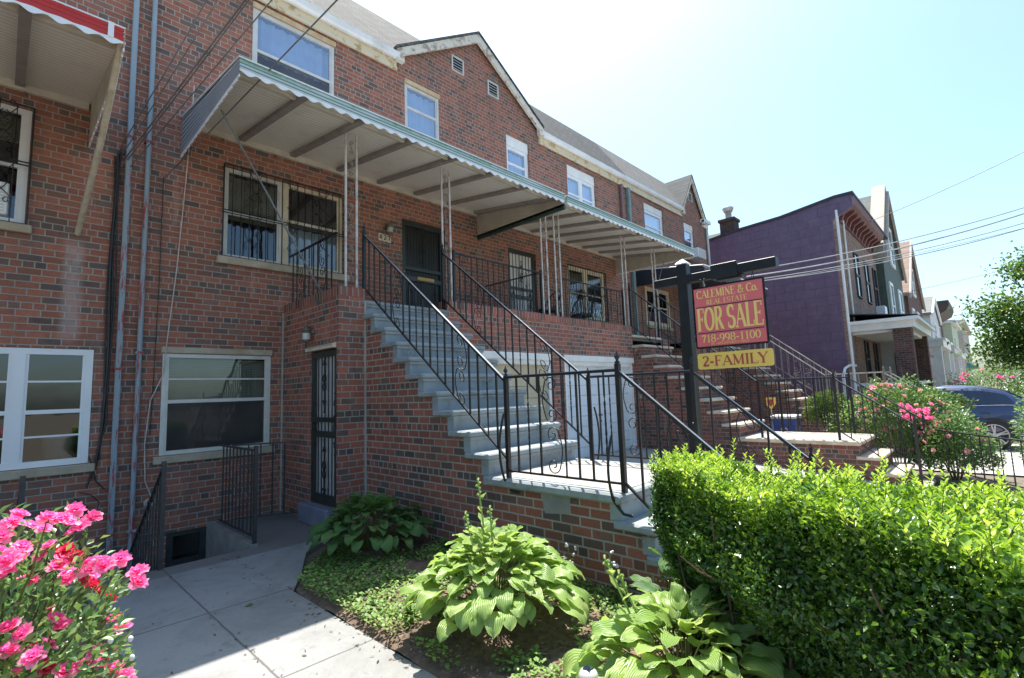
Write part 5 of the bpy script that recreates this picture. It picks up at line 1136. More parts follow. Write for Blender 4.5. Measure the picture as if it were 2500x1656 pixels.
# ------------------------------------------------------------------ hostas
def hosta(label,c,rad,h,nl,leafL,mat,seed,stalks=0,droop=1.0,tmax=1.0):
    root=thing('hosta',label,'plant',(c[0],c[1],c[2]),'hostas in the bed')
    rs=np.random.default_rng(seed); V=[];F=[];T=[];AC=[]; nu,nv=8,6
    for k in range(nl):
        ring=(k/nl)**.95; an=k*2.39996+rs.normal()*.15; L_=leafL*(.75+.45*rs.random())*(.62+.45*ring); Wd=L_*(.62+.14*rs.random())
        el=R(62-52*ring+rs.normal()*9); reach=rad*(.12+.62*ring)*(.85+.3*rs.random()); hz=h*(1.0-.55*ring)*(.85+.25*rs.random())
        d=np.array([math.cos(an),math.sin(an),0.]); up=np.array([0,0,1.]); st=np.array(c)+d*reach+up*hz; sd=np.array([-d[1],d[0],0.]); tint=np.clip(rs.random()*.75+(.3 if rs.random()<.06 else 0),0,1)*tmax; roll=rs.normal()*.22
        p=st.copy(); a=el*.8; ds=L_/nu; b0=len(V); cup=.10+.12*rs.random(); wav=rs.random()*6
        for i in range(nu+1):
            f=i/nu; wv=Wd*.5*(math.sin(PI*min(1,f*.93+.035))**.62)*(1-.28*f)*(1.15 if f<.5 else 1)*(1 if i<nu else .0)+.002
            ax=d*math.cos(a)+up*math.sin(a); nn=-d*math.sin(a)+up*math.cos(a); s2=sd*math.cos(roll)+nn*math.sin(roll); n2=nn*math.cos(roll)-sd*math.sin(roll)
            for j in range(nv+1):
                g=2*j/nv-1; V.append(p+s2*(g*wv)+n2*(wv*cup*abs(g)**1.5+.010*math.sin(f*11+wav+j)*abs(g)*(L_/.2))); AC.append(g)
            p=p+ax*ds; a-=R((7+7*rs.random())*droop*(.8+.5*f)*(.55+.6*ring))
        for i in range(nu):
            for j in range(nv): o=b0+i*(nv+1)+j; F.append((o,o+1,o+nv+2,o+nv+1)); T.append(tint)
        # petiole
        q0=np.array(c)+d*rad*.04; 
    me=mesh_np('foliage',np.array(V)-np.array(c),F,T,True); me.materials.append(M[mat]); at=me.attributes.new('across','FLOAT','POINT'); at.data.foreach_set('value',np.asarray(AC,np.float32)); o=bpy.data.objects.new('foliage',me); COL.objects.link(o); o.parent=root; OFF[o.name]=Vector(c)
    mb=MB()
    for k in range(nl):
        if k%3: continue
        ring=(k/nl)**.95; an=k*2.39996; d=(math.cos(an),math.sin(an)); reach=rad*(.12+.62*ring); hz=h*(1-.55*ring)*.9
        mb.tube([(c[0]+d[0]*.03,c[1]+d[1]*.03,c[2]),(c[0]+d[0]*reach*.5,c[1]+d[1]*reach*.5,c[2]+hz*.75),(c[0]+d[0]*reach,c[1]+d[1]*reach,c[2]+hz)],.004,4)
    part('stems',mb,M['stem'],root)
    rs2=random.Random(seed); 
    for k,(sx,sy,sh) in enumerate(stalks or ()):
        mb=MB(); b=(c[0]+sx*.4,c[1]+sy*.4,c[2]+.1); e=(c[0]+sx,c[1]+sy,sh); mb.tube([b,((b[0]+e[0])/2+.01,(b[1]+e[1])/2,(b[2]+e[2])/2+.03),e],[.007,.006,.005],5)
        for j in range(7): 
            f=.86+.14*j/6; x=b[0]+(e[0]-b[0])*f; y=b[1]+(e[1]-b[1])*f; z=b[2]+(e[2]-b[2])*f; a=j*2.2; mb.tube([(x,y,z),(x+.018*math.cos(a),y+.018*math.sin(a),z+.012)],[.006,.009],5)
        p=part('flower_stalk',mb,M['stalk_green'],root); Q=[];A=[];NN=[]
        for j in range(2+int((sh-c[2])*5)):
            f=.45+.45*j/(1+(sh-c[2])*5); a=j*2.5+k; Q.append([b[0]+(e[0]-b[0])*f,b[1]+(e[1]-b[1])*f,b[2]+(e[2]-b[2])*f]); A.append([math.cos(a)*.6,math.sin(a)*.6,.8]); NN.append([-math.cos(a),-math.sin(a),.6])
        lf=leaves('stalk_leaves',np.array(Q),np.array(A,float),np.array(NN,float),.075,.042,mat,p,.8+.2*RNG.random(len(Q)),.3,.2)
    return root
hosta('large sunlit pale green hosta with tall flower stalks in the middle of the bed',(2.36,2.50,.03),.60,.56,260,.19,'hosta_leaf',3,((-.11,.02,.98),(-.26,-.02,.80),(-.03,.0,.79),(.12,-.02,.64),(-.32,.12,.52),(-.2,.2,.5)))
hosta('dark green shaded hosta against the stoop wall near the cellar door',(2.66,4.62,.03),.64,.50,170,.19,'hosta_shaded',5)
hosta('pale green hosta in front of the hedge at the bottom edge',(2.30,1.16,.03),.54,.46,160,.20,'hosta_leaf',8,((-.12,.34,.70),(-.06,.30,.62)))
hosta('small dark hosta shaded under the hedge end',(2.78,1.42,.03),.30,.50,16,.20,'hosta_shaded',12,None,.5)
# ------------------------------------------------------------------ roses
def bloom_mesh(seed,r,mat):
    rs=np.random.default_rng(seed); V=[];F=[];T=[]
    for k in range(26):
        ring=k/25; an=k*2.39996+rs.normal()*.2; L_=r*(.45+.6*ring); W_=L_*.95; el=R(85-75*ring+rs.normal()*10); d=np.array([math.cos(an),math.sin(an),0.]); up=np.array([0,0,1.]); sd=np.array([-d[1],d[0],0.])
        p=d*r*.08*ring+up*r*(.05+.25*(1-ring)); a=el; b0=len(V); tn=np.clip(.25+.55*rs.random()+.2*ring,0,1); fr=rs.random()*6
        for i in range(4):
            f=i/3; wv=W_*.5*(.45,.9,1.0,.62)[i]; ax=d*math.cos(a)+up*math.sin(a); nn=-d*math.sin(a)+up*math.cos(a)
            for j in range(4):
                g=2*j/3-1; V.append(p+sd*g*wv+nn*(abs(g)**1.6*wv*.5+.10*r*math.sin(fr+j*2.1+i)*f)); 
            p=p+ax*L_/3; a+=R(24 if i<1 else -30-20*rs.random())*(1 if ring<.6 else .8)
        for i in range(3):
            for j in range(3): o=b0+i*4+j; F.append((o,o+1,o+5,o+4)); T.append(tn)
    me=mesh_np('blossom',np.array(V),F,T,True); me.materials.append(M[mat]); return me
BL_P=[bloom_mesh(k,.0265,'petal_pink') for k in (1,2,3)]; BL_R=[bloom_mesh(k,.022,'petal_red') for k in (4,5)]; BL_L=[bloom_mesh(k,.045,'petal_pale') for k in (6,7)]+[bloom_mesh(8,.045,'petal_pink')]
def blossoms(root,pts,meshes,rs,scale=1.0,face=(0,-.35,.9),spread=.5):
    for p in pts:
        o=bpy.data.objects.new('blossom',rs.choice(meshes)); COL.objects.link(o); o.parent=root; OFF[o.name]=OFF[root.name]; o.location=Vector(p)-OFF[root.name]
        d=Vector((face[0]+rs.uniform(-spread,spread),face[1]+rs.uniform(-spread,spread),face[2])); o.rotation_euler=d.to_track_quat('Z','Y').to_euler(); s=scale*rs.uniform(.8,1.2); o.scale=(s,s,s)
FL=[(0.215,2.385,1.186),(0.265,2.382,1.152),(0.124,2.07,1.223),(0.163,2.08,1.216),(0.208,2.342,1.119),(0.059,2.308,1.184),(0.038,2.284,1.172),(0.076,2.158,1.133),(0.149,2.262,1.104),(0.099,2.262,1.175),(0.256,2.253,1.022),(0.264,2.105,1.06),(0.324,2.201,1.026),(0.375,2.188,0.974),(0.242,2.303,0.962),(0.302,2.398,0.881),(0.338,2.382,0.776),(0.188,2.24,1.085),(0.167,2.206,1.044),(0.188,2.144,1.032),(0.044,2.063,1.097),(0.077,2.06,1.118),(0.131,2.213,0.82),(0.129,2.161,0.784),(0.269,2.183,0.759),(0.336,2.362,0.661),(0.252,2.234,0.707),(0.33,2.246,0.657),(0.212,2.133,0.743),(0.059,2.058,0.874),(0.164,2.164,0.896),(0.064,2.098,0.924),(0.362,2.229,0.637),(0.323,2.4,0.608),(0.167,2.286,0.69),(0.084,2.114,0.79),(0.258,2.363,0.978),(0.194,2.329,0.812),(0.095,2.307,1.003)]
RED_I={14,15,17,23}
rb=shrub('rose_bush','pink rose bush in full bloom at the bottom left, beside the walkway','shrub',(.0,2.32,.55),(.38,.42,.60),6500,.036,'rose_leaf','rose bushes',stems=10,seed=21,base=0.,clump=.16,fill=.75,stem_mat='stem')
rs=random.Random(4); pk=[p for i,p in enumerate(FL) if i not in RED_I]; rd_=[p for i,p in enumerate(FL) if i in RED_I]
pk+=[(x+rs.uniform(-.03,.03),y+rs.uniform(-.05,.05),z+rs.uniform(-.03,.02)) for x,y,z in rs.sample(pk,30)]
pk+=[(.0+.40*math.cos(a)*math.cos(e),2.32+.44*math.sin(a)*math.cos(e),.55+.63*math.sin(e)) for a,e in [(rs.uniform(.6,5.4),rs.uniform(.1,1.4)) for k in range(26)]]
blossoms(rb,pk,BL_P,rs); blossoms(rb,rd_+[(x+.02,y-.02,z-.02) for x,y,z in rd_[:4]],BL_R,rs)
mb=MB()
for i,p in enumerate(FL):
    if i%2==0: b=(p[0]*.4,2.32+(p[1]-2.32)*.4,p[2]-.35); mb.tube([b,((p[0]*.8),(p[1]),p[2]-.14),(p[0],p[1],p[2]-.005)],[.004,.003,.002],5)
part('stems',mb,M['stem'],rb)
t=thing('seed_head_plant','three small white seed heads on thin stems beside the pink roses','plant',(.22,2.05,.0))
mb=MB()
for p in ((.28,2.0,.848),(.329,2.0,.836),(.335,2.0,.779)): mb.tube([(.16,2.08,.3),(.2,2.05,p[2]-.1),(p[0]-.02,2.0,p[2]-.01),p],.0018,4)
part('stems',mb,M['stem'],t)
for p in ((.28,2.0,.848),(.329,2.0,.836),(.335,2.0,.779)): mb=MB(); mb.ball(p,.0075,8,1.25); part('seed_head',mb,M['white_bud'],t)
rb=shrub('rose_bush','tall pink and pale rose bush in front of the dark blue car','shrub',(11.9,1.42,.38),(.54,.98,1.08),11500,.06,'rose_leaf','rose bushes',stems=12,seed=33,base=-.2,clump=.2,stem_mat='stem')
rs=random.Random(9); P=[]
for k in range(60):
    a=rs.uniform(0,2*PI); e=rs.uniform(.1,1.4); P.append((11.9-.54*abs(math.cos(a))*math.cos(e)*1.02,1.42+.97*math.sin(a)*math.cos(e),.40+1.06*math.sin(e)))
P+=[(11.42+rs.uniform(-.05,.05),1.05+rs.uniform(-.22,.22),.92+rs.uniform(-.10,.16)) for k in range(18)]
blossoms(rb,P[:60],BL_L[:2],rs,1.0,(-.4,-.3,.7)); blossoms(rb,P[60:],[BL_L[2]],rs,1.15,(-.5,-.3,.7))
shrub('round_juniper','round clipped juniper beyond the iron landing railing','shrub',(12.15,2.55,.80),(.40,.42,.56),5200,.05,'juniper','junipers by the driveway',stems=8,seed=41,base=-.15,clump=.10)
shrub('spreading_juniper','flat spreading juniper between the rose bush and the car','shrub',(12.55,1.15,1.00),(.36,.72,.34),4200,.06,'juniper','junipers by the driveway',stems=8,seed=45,base=-.1,clump=.18)
rb=shrub('rose_bush','rose bush with a few red blooms at the right edge','shrub',(11.0,-.86,.42),(.72,.62,1.22),9000,.06,'rose_leaf','rose bushes',stems=10,seed=51,base=-.2,clump=.2,stem_mat='stem')
blossoms(rb,[(11.0-.72*math.cos(a)*math.cos(e),-.86+.62*math.sin(a)*math.cos(e),.42+1.22*math.sin(e)) for a,e in [(rs.uniform(-1.2,1.4),rs.uniform(0,1.3)) for k in range(12)]],[BL_L[2]],rs,.9,(-.5,.2,.7))
rb=shrub('rose_bush','distant rose bush with red blooms behind the car roof','shrub',(22.5,.0,.85),(.9,1.3,.95),3000,.09,'rose_leaf','rose bushes',stems=8,seed=57,base=-.4,clump=.2,stem_mat='stem')
blossoms(rb,[(22.5-.9*math.cos(a)*math.cos(e),1.3*math.sin(a)*math.cos(e),.85+.95*math.sin(e)) for a,e in [(rs.uniform(-1.3,1.3),rs.uniform(.2,1.3)) for k in range(14)]],[BL_L[2]],rs,1.4,(-.5,.2,.7))
rb=shrub('rose_bush','low pale pink rose bush right of the tall one behind the iron fence','shrub',(11.5,.62,.12),(.5,.54,.74),6500,.055,'rose_leaf','rose bushes',stems=10,seed=91,base=-.2,clump=.2,stem_mat='stem')
blossoms(rb,[(11.5-.5*abs(math.cos(a))*math.cos(e),.62+.54*math.sin(a)*math.cos(e),.12+.74*math.sin(e)) for a,e in [(rs.uniform(0,6.28),rs.uniform(.1,1.3)) for k in range(20)]],BL_L[:2],rs,.9,(-.5,-.2,.7))
shrub('leafy_shrub','leafy green shrub under the street tree behind the car','shrub',(23.2,-2.0,.9),(.9,1.5,1.2),6000,.1,'tree_leaf',None,stems=8,seed=95,base=-.5,clump=.25)
shrub('yew_shrub','dark shrub on the porch of the end house','shrub',(17.2,6.1,3.05),(.35,.25,.42),900,.07,'rose_leaf',None,stems=5,seed=61,base=2.75)
# ------------------------------------------------------------------ weeds and mulch in the bed
def ground_cover():
    n=24000; x=1.80+1.45*RNG.random(n); y=.9+4.3*RNG.random(n); P=np.stack([x,y,np.zeros(n)],1)
    x0=1.81+np.clip(y-4.3,0,2)*.82; v=noise3(P*3.3,77,1.3)*.8+.9*np.exp(-((x-x0-.18)/.22)**2)*(y>2.9)+.6*(y>3.5)*(y<4.6)*(x<2.5)+.7*((x>2.85)&(y<2.6))+.1*((x<2.5)&(y<2.7))-3*(x<x0)
    k=v>.17+.3*RNG.random(len(v)); P=P[k]; n=len(P); P[:,2]=.045+.06*RNG.random(n)**1.5
    an=RNG.random(n)*6.28; ax=np.stack([np.cos(an),np.sin(an),.35+.3*RNG.random(n)],1); L=.018+.022*RNG.random(n)
    o=leaves('ground_cover',P,ax,np.tile([0,0,1.],(n,1)),L,L*.75,'weed_leaf',None,np.clip(RNG.random(n),0,1),.15,.1); o['kind']='stuff'
    n=9000; x=1.79+1.48*RNG.random(n); y=.3+5.0*RNG.random(n); k=(x>1.80+np.clip(y-4.3,0,2)*.8); x=x[k];y=y[k];n=len(x)
    z=.055+.02*RNG.random(n); an=RNG.random(n)*6.28; ax=np.stack([np.cos(an),np.sin(an),.25*RNG.normal(size=n)],1)
    m=260; x[:m]=np.where(RNG.random(m)<.55,1.79-np.abs(RNG.normal(size=m))*.10,np.where(RNG.random(m)<.5,1.19+.02*RNG.normal(size=m),.7+1.0*RNG.random(m))); y[:m]=.8+5.0*RNG.random(m); z[:m]=.006; ax[:m,2]*=.1
    o=leaves('mulch_chips',np.stack([x,y,z],1),ax,np.stack([RNG.normal(size=n)*.4,RNG.normal(size=n)*.4,np.ones(n)],1),.018+.03*RNG.random(n),.006+.008*RNG.random(n),'mulch_chip',None,RNG.random(n),.1,0); o['kind']='stuff'
t=NT('wood chips'); at=t.new('ShaderNodeAttribute',attribute_name='tint'); t.col(t.ramp(at.outputs['Fac'],[(0,(.06,.032,.022)),(.6,(.14,.08,.055)),(1,(.27,.19,.14))])); t.set(.9); M['mulch_chip']=t.m
ground_cover()
def weed(label,c,h,n,seed,flowers=0,leaf=.045,grp='weeds by the stoop wall'):
    root=thing('flowering_weed',label,'plant',c,grp); rs=np.random.default_rng(seed); mb=MB(); Q=[];A=[]; tips=[]
    for k in range(n):
        a=rs.random()*6.28; l=np.array([math.cos(a)*.22*rs.random(),math.sin(a)*.22*rs.random(),1.]); e=np.array(c)+l*h*(.6+.4*rs.random()); mb.tube([c,tuple((np.array(c)+e)/2+rs.normal(size=3)*.01),tuple(e)],[.003,.002,.0015],4); tips.append(e)
        for j in range(7):
            f=.15+.7*j/7; an=j*2.4+a; Q.append(np.array(c)+(e-np.array(c))*f); A.append([math.cos(an),math.sin(an),.3])
    part('stems',mb,M['stem'],root); Q=np.array(Q); leaves('foliage',Q,np.array(A),np.tile([0,0,1.],(len(Q),1)),leaf*(.7+.6*rs.random(len(Q))),leaf*.7,'weed_leaf',root,rs.random(len(Q))*.7)
    if flowers:
        mb=MB()
        for e in tips:
            
            for j in range(3): mb.ball(tuple(e+rs.normal(size=3)*.006),.009,6)
            part('flower_head',mb,M['white_bud'],root); mb=MB()
weed('tall weed with white flower heads between the bright hosta and the wall',(3.05,2.42,.03),.42,6,5,1)
weed('second weed with white flower heads nearer the hedge',(3.1,2.05,.03),.40,5,6,1)
weed('low leafy weed in deep shade behind the big hosta',(3.1,3.55,.03),.22,12,7,0,.06)
weed('low leafy weed in deep shade at the foot of the stairs',(3.1,3.95,.03),.20,12,8,0,.06)
weed('small weed clump at the foot of the bright hosta on the street side',(2.15,1.98,.03),.13,10,16,0,.035)
weed('clump of round leaved weed at the bottom edge between two hostas',(2.0,1.62,.03),.12,9,9,0,.035)
weed('clump of narrow leaved weed along the walkway edge by the shadow line',(1.95,3.35,.03),.10,10,10,0,.03)
weed('fresh green weed clump left of the bright hosta',(2.02,3.0,.03),.16,12,14,0,.035)
t=thing('solar_light','small grey solar garden light among the hosta leaves','garden light',(1.93,1.45,.03))
mb=MB(); mb.lathe((1.93,1.45,.0),[(.008,0),(.008,.2),(.03,.21),(.032,.26),(.045,.262),(.045,.272),(.036,.288),(.02,.297),(.001,.30)],16); part('body',mb,M['alum'],t)
mb=MB(); mb.box(1.912,1.948,1.432,1.468,.296,.3015); part('panel',mb,M['car_glass'],t)
mb=MB(); mb.add([(1.40,4.28,.004),(1.45,4.30,.012),(1.47,4.27,.005),(1.43,4.25,.006)],[(0,1,2,3)]); solo('fallen_leaf',mb,M['stem'],'single fallen leaf on the shaded walkway','leaf')
# ------------------------------------------------------------------ street tree
def tree(label,c,base,rad,n,L,seed):
    root=thing('street_tree',label,'tree',(c[0],c[1],base)); c=np.array(c,float); rs=np.random.default_rng(seed); mb=MB(); top=c+np.array([0,0,rad[2]*.3])
    mb.tube([(c[0],c[1],base),(c[0]+.05,c[1],base+1.2),(c[0],c[1]+.1,c[2]-.5),tuple(top)],[.22,.17,.13,.05],10)
    cl=[]; lm=MB()
    for k in range(46):
        d=rs.normal(size=3); d/=np.linalg.norm(d); f=.35+.6*rs.random()**.6; e=c+d*np.array(rad)*f; cl.append((e,.5+.5*rs.random()))
        s=np.array([c[0],c[1],min(top[2],max(base+1.5,e[2]-.9))]); lm.tube([tuple(s),tuple((s+e)/2+np.array([0,0,.15])),tuple(e)],[.06,.035,.012],5)
    part('trunk',mb,M['bark'],root); part('limbs',lm,M['bark'],root)
    P=[];
    for e,s in cl:
        m=int(n/46*(.6+.8*s)); q=rs.normal(size=(m,3))*np.array([.42,.42,.30])*(.6+.7*s); P.append(e+q)
    P=np.concatenate(P); m=len(P); ax=unit(rs.normal(size=(m,3))+np.array([0,0,-.2])); nr=unit(rs.normal(size=(m,3))*.6+np.array([0,0,1.]))
    leaves('crown',P,ax,nr,L*(.7+.6*rs.random(m)),L*.6,'tree_leaf',root,np.clip(rs.random(m)*.75+.25*(rs.random(m)<.1)+.15*noise3(P,seed,1.2),0,1),.2,.2); return root
tree('leafy green street tree at the right edge beyond the car',(25.5,-3.55,3.45),-.6,(2.7,3.7,2.75),60000,.14,71)
# ------------------------------------------------------------------ low iron fence along the driveway
a=Vector((11.62,1.10)); b=Vector((9.2,-.72))
railing('iron_fence','low black iron garden fence in front of the rose bush',(a.x,a.y),(b.x,b.y),.02,-.02,.65,16,(),(1,1),(-.2,-.2),'iron',None,None,finial=False)
# ------------------------------------------------------------------ bin, yard sign, chairs, air conditioners, pot
t=thing('recycling_bin','blue recycling bin with pale lid behind the stoop railing','bin',(11.9,3.3,-.15))
mb=MB(); c=(11.9,3.3); k=[(-.20,-.20),(.20,-.20),(.20,.20),(-.20,.20)]; z0,z1=-.18,.80
mb.add([(c[0]+x*.82,c[1]+y*.82,z0) for x,y in k]+[(c[0]+x*1.1,c[1]+y*1.1,z1) for x,y in k],[(3,2,1,0),(0,1,5,4),(1,2,6,5),(2,3,7,6),(3,0,4,7)]); part('body',mb,M['bin_blue'],t)
mb=MB(); mb.bbox(c[0]-.25,c[0]+.25,c[1]-.25,c[1]+.25,.80,.87,.02); part('lid',mb,M['pale_siding'],t)
mb=MB(); 
for j in range(16):
    a0,a1=2*PI*j/16,2*PI*(j+.7)/16; 
    if j%5==4: continue
    mb.add([(11.9-.212,3.3+r_*math.cos(q),.55+r_*math.sin(q)) for r_,q in ((.075,a0),(.075,a1),(.045,a1),(.045,a0))],[(0,1,2,3)])
part('emblem',mb,M['white_paint'],t)
t=thing('yard_sign','small yellow and red shield shaped yard sign beside the stoop','sign',(12.25,3.69,0))
mb=MB(); sh=[(-.11,.12),(.11,.12),(.11,0),(.07,-.08),(0,-.15),(-.07,-.08),(-.11,0)]
mb.prism([(12.25,3.69-y,1.12+z) for y,z in sh],(.006,0,0)); part('board',mb,M['sign_yellow'],t)
mb=MB(); mb.prism([(12.247,3.69-y*.6,1.125+z*.6) for y,z in sh],(.002,0,0)); part('emblem',mb,M['letter_red'],t)
mb=MB(); mb.bar((12.258,3.69,-.1),(12.258,3.69,1.1),.015,.015); part('stake',mb,M['alum'],t)
def chair(label,x,y,z,rz):
    t=thing('patio_chair',label,'chair',(x,y,z),'patio chairs'); T=Matrix.Rotation(rz,4,'Z')
    def L(p): v=T@Vector(p); return (x+v.x,y+v.y,z+v.z)
    mb=MB(); mb.prism([L((.25*math.cos(a),.25*math.sin(a),.42)) for a in [2*PI*k/16 for k in range(16)]],(0,0,.05)); part('seat',mb,M['iron'],t)
    mb=MB()
    pts=[L((.27*math.cos(a),.27*math.sin(a),.47+.38*max(0,math.sin((a-PI*.0)))**.6)) for a in [PI*k/14 for k in range(15)]]; mb.tube(pts,.018,6)
    for k in range(1,14): a=PI*k/14; mb.tube([L((.24*math.cos(a),.24*math.sin(a),.46)),pts[k]],.009,5)
    part('backrest',mb,M['iron'],t)
    for sx in (-1,1):
        for sy in (-1,1): mb=MB(); mb.tube([L((.17*sx,.17*sy,.43)),L((.21*sx,.21*sy,0))],.014,6); part('leg',mb,M['iron'],t)
chair('black round backed patio chair in front of the white barred door',8.0,6.55,2.80,R(200)); chair('black round backed patio chair right of the white barred door',9.2,6.6,2.80,R(160))
def ac(label,x0,x1,y0,y1,z0,z1):
    t=thing('air_conditioner',label,'air conditioner',((x0+x1)/2,y0,z0),'window air conditioners'); mb=MB(); mb.bbox(x0,x1,y0,y1,z0,z1,.012); part('case',mb,M['white_vinyl'],t)
    mb=MB()
    for k in range(9): z=z0+.03+(z1-z0-.06)*k/9; mb.box(x0+.03,x1-.03,y0-.004,y0-.0005,z,z+(z1-z0)*.05)
    part('grill',mb,M['alum'],t)
ac('white window air conditioner in the last upper window of the row',16.95,17.62,7.02,7.49,6.10,6.44); ac('white window air conditioner behind the bars at the left edge',-.42,-.02,7.475,7.62,3.66,4.02)
t=thing('flower_pot','white flower pot standing inside the lower left window','pot',(.54,7.85,.94)); mb=MB(); mb.lathe((.54,7.85,.95),[(.001,0),(.12,0),(.155,.27),(.165,.27),(.165,.29),(.14,.29),(.13,.22),(.001,.22)],20); part('body',mb,M['terracotta'],t)
# ------------------------------------------------------------------ parked car, nose to the houses
def car():
    gzc=-.385; xc=19.30; yr=-.90; t=thing('parked_car','dark blue sport utility car parked in the driveway behind the rose bush','car',(xc,1.5,gzc))
    # stations from the rear: (s, sill z, belt z, roof z, half width belt, half width roof)
    S=[(0,.55,.80,.82,.78,.70),(.10,.40,1.05,1.08,.88,.74),(.35,.32,1.14,1.30,.93,.73),(.75,.28,1.16,1.55,.95,.72),(1.2,.26,1.15,1.655,.96,.71),(1.9,.25,1.11,1.70,.96,.70),(2.5,.25,1.07,1.665,.96,.69),(3.0,.25,1.05,1.40,.96,.72),(3.42,.25,1.05,1.10,.95,.80),(4.0,.27,1.00,1.045,.94,.80),(4.5,.32,.90,.94,.88,.74),(4.76,.42,.72,.76,.76,.66)]
    def pt(s,w_,z,sx): return (xc+sx*w_,yr+s,gzc+z)
    for sx in (0,):
        mb=MB(); rows=[]
        for s,zs_,zb_,zr_,wb_,wr_ in S:
            half=[(wb_*.90,zs_),(wb_*.985,zs_+.10),(wb_*1.0,(zs_+zb_)/2+.05),(wb_*.975,zb_-.06),(wb_*.95,zb_),(wr_+.02,zr_-.05),(wr_-.10,zr_-.005),(wr_*.4,zr_+.01)]
            rows.append([pt(s,w_,z,-1) for w_,z in half]+[pt(s,w_,z,1) for w_,z in half[::-1]])
        mb.grid(rows); mb.add(rows[0],[tuple(range(15,-1,-1))]); mb.add(rows[-1],[tuple(range(16))])
    b=part('body',mb,M['car_blue'],t)
    def lerpS(s):
        for i in range(len(S)-1):
            if S[i][0]<=s<=S[i+1][0]: f=(s-S[i][0])/(S[i+1][0]-S[i][0]); return [S[i][k]+(S[i+1][k]-S[i][k])*f for k in range(6)]
    for sx in (-1,1):
        mb=MB(); ss=[.55,.7,.9,1.2,1.6,1.9,2.2,2.5,2.75,3.0,3.15]; lo=[];hi=[]
        for s in ss:
            _,_,zb_,zr_,wb_,wr_=lerpS(s); f0=.06; f1=.86 if .6<s<3.1 else .2
            for f,q in ((f0,lo),(f1,hi)): wv=wb_*.95+(wr_+.02-wb_*.95)*f; zz=zb_+(zr_-.05-zb_)*f; q.append(pt(s,wv+.008,zz,sx))
        mb.grid([lo,hi]); part('side_window',mb,M['car_glass'],b)
        mb=MB()
        for s in (1.55,): 
            _,_,zb_,zr_,wb_,wr_=lerpS(s); mb.bar(pt(s,wb_*.95+.010,zb_+.03,sx),pt(s,wr_+.035,zr_-.08,sx),.05,.012)
        part('pillar',mb,M['car_blue'],b)
        mb=MB(); mb.tube([pt(s,lerpS(s)[4]*.96+.006,lerpS(s)[2]+.005,sx) for s in ss],.008,5); part('trim',mb,M['steel'],b)
        mb=MB(); q=pt(2.0,.965,.93,sx); mb.bar(q,(q[0],q[1]+.2,q[2]+.005),.03,.025); q=pt(1.05,.968,.95,sx); mb.bar(q,(q[0],q[1]+.2,q[2]+.005),.03,.025); part('door_handle',mb,M['car_blue'],b)
        mb=MB(); q=pt(2.75,1.03,1.12,sx); mb.ball(q,.10,8,.7); part('mirror',mb,M['car_blue'],b)
    mb=MB(); A=[lerpS(s) for s in (.16,.42,.68)]; rows=[[pt(s,x*(a[5]-.12),a[3]+.016,1) for x in (-1,0,1)] for s,a in zip((.16,.42,.68),A)]; mb.grid(rows); part('rear_window',mb,M['car_glass'],b)
    mb=MB(); A=[lerpS(s) for s in (2.6,2.95,3.3)]; rows=[[pt(s,x*(a[5]-.10),a[3]+.018,1) for x in (-1,0,1)] for s,a in zip((2.6,2.95,3.3),A)]; mb.grid(rows); part('windscreen',mb,M['car_glass'],b)
    for sx in (-1,1):
        mb=MB(); mb.prism([pt(.03+.02,.56,.82,sx),pt(.03+.05,.84,.86,sx),pt(.03+.06,.84,.98,sx),pt(.03+.03,.56,.96,sx)],(0,-.03,0)); part('tail_light',mb,M['letter_red'],b)
    mb=MB(); mb.box(xc-.26,xc+.26,yr-.015,yr+.03,gzc+.62,gzc+.74); part('number_plate',mb,M['sign_yellow'],b)
    for s in (1.02,3.92):
        for sx in (-1,1):
            cx,cy,cz=xc+sx*.86,yr+s,gzc+.38; o=sx*.115
            mb=MB(); prof=[(.22,-.11),(.34,-.12),(.375,-.09),(.382,0),(.375,.09),(.34,.12),(.22,.11)]; n=28
            rows=[[(cx+b_,cy+a*math.cos(q),cz+a*math.sin(q)) for q in [2*PI*k/n for k in range(n+1)]] for a,b_ in prof]; mb.grid(rows); wv=part('wheel',mb,M['rubber'],t)
            mb=MB(); rows=[[(cx+sx*b_,cy+a*math.cos(q),cz+a*math.sin(q)) for q in [2*PI*k/n for k in range(n+1)]] for a,b_ in ((.285,.118),(.262,.122),(.255,.09),(.255,-.05))]; mb.grid(rows)
            for k in range(5):
                for dd in (-.09,.09): q=2*PI*k/5+dd+.3; mb.bar((cx+o*.95,cy+.04*math.cos(q),cz+.04*math.sin(q)),(cx+o*.98,cy+.262*math.cos(q+dd*.4),cz+.262*math.sin(q+dd*.4)),.032,.03,(1,0,0))
            mb.lathe((0,0,0),[(0.001,0)],3); mb.prism([(cx+o,cy+.055*math.cos(q),cz+.055*math.sin(q)) for q in [2*PI*k/12 for k in range(12)]],(sx*.012,0,0)); part('rim',mb,M['wheel_alloy'],wv)
            mb=MB(); n=18; rows=[[(cx+sx*.098,cy+a*math.cos(q),cz+a*math.sin(q)) for q in [-.25+ (PI+.5)*k/n for k in range(n+1)]] for a in (.375,.455)]; mb.grid(rows); part('wheel_arch',mb,M['rubber'],b)
            mb=MB(); mb.prism([(cx+o*.25,cy+.22*math.cos(q),cz+.22*math.sin(q)) for q in [2*PI*k/16 for k in range(16)]],(sx*.01,0,0)); part('brake_disc',mb,M['iron_dark'],wv)
car()
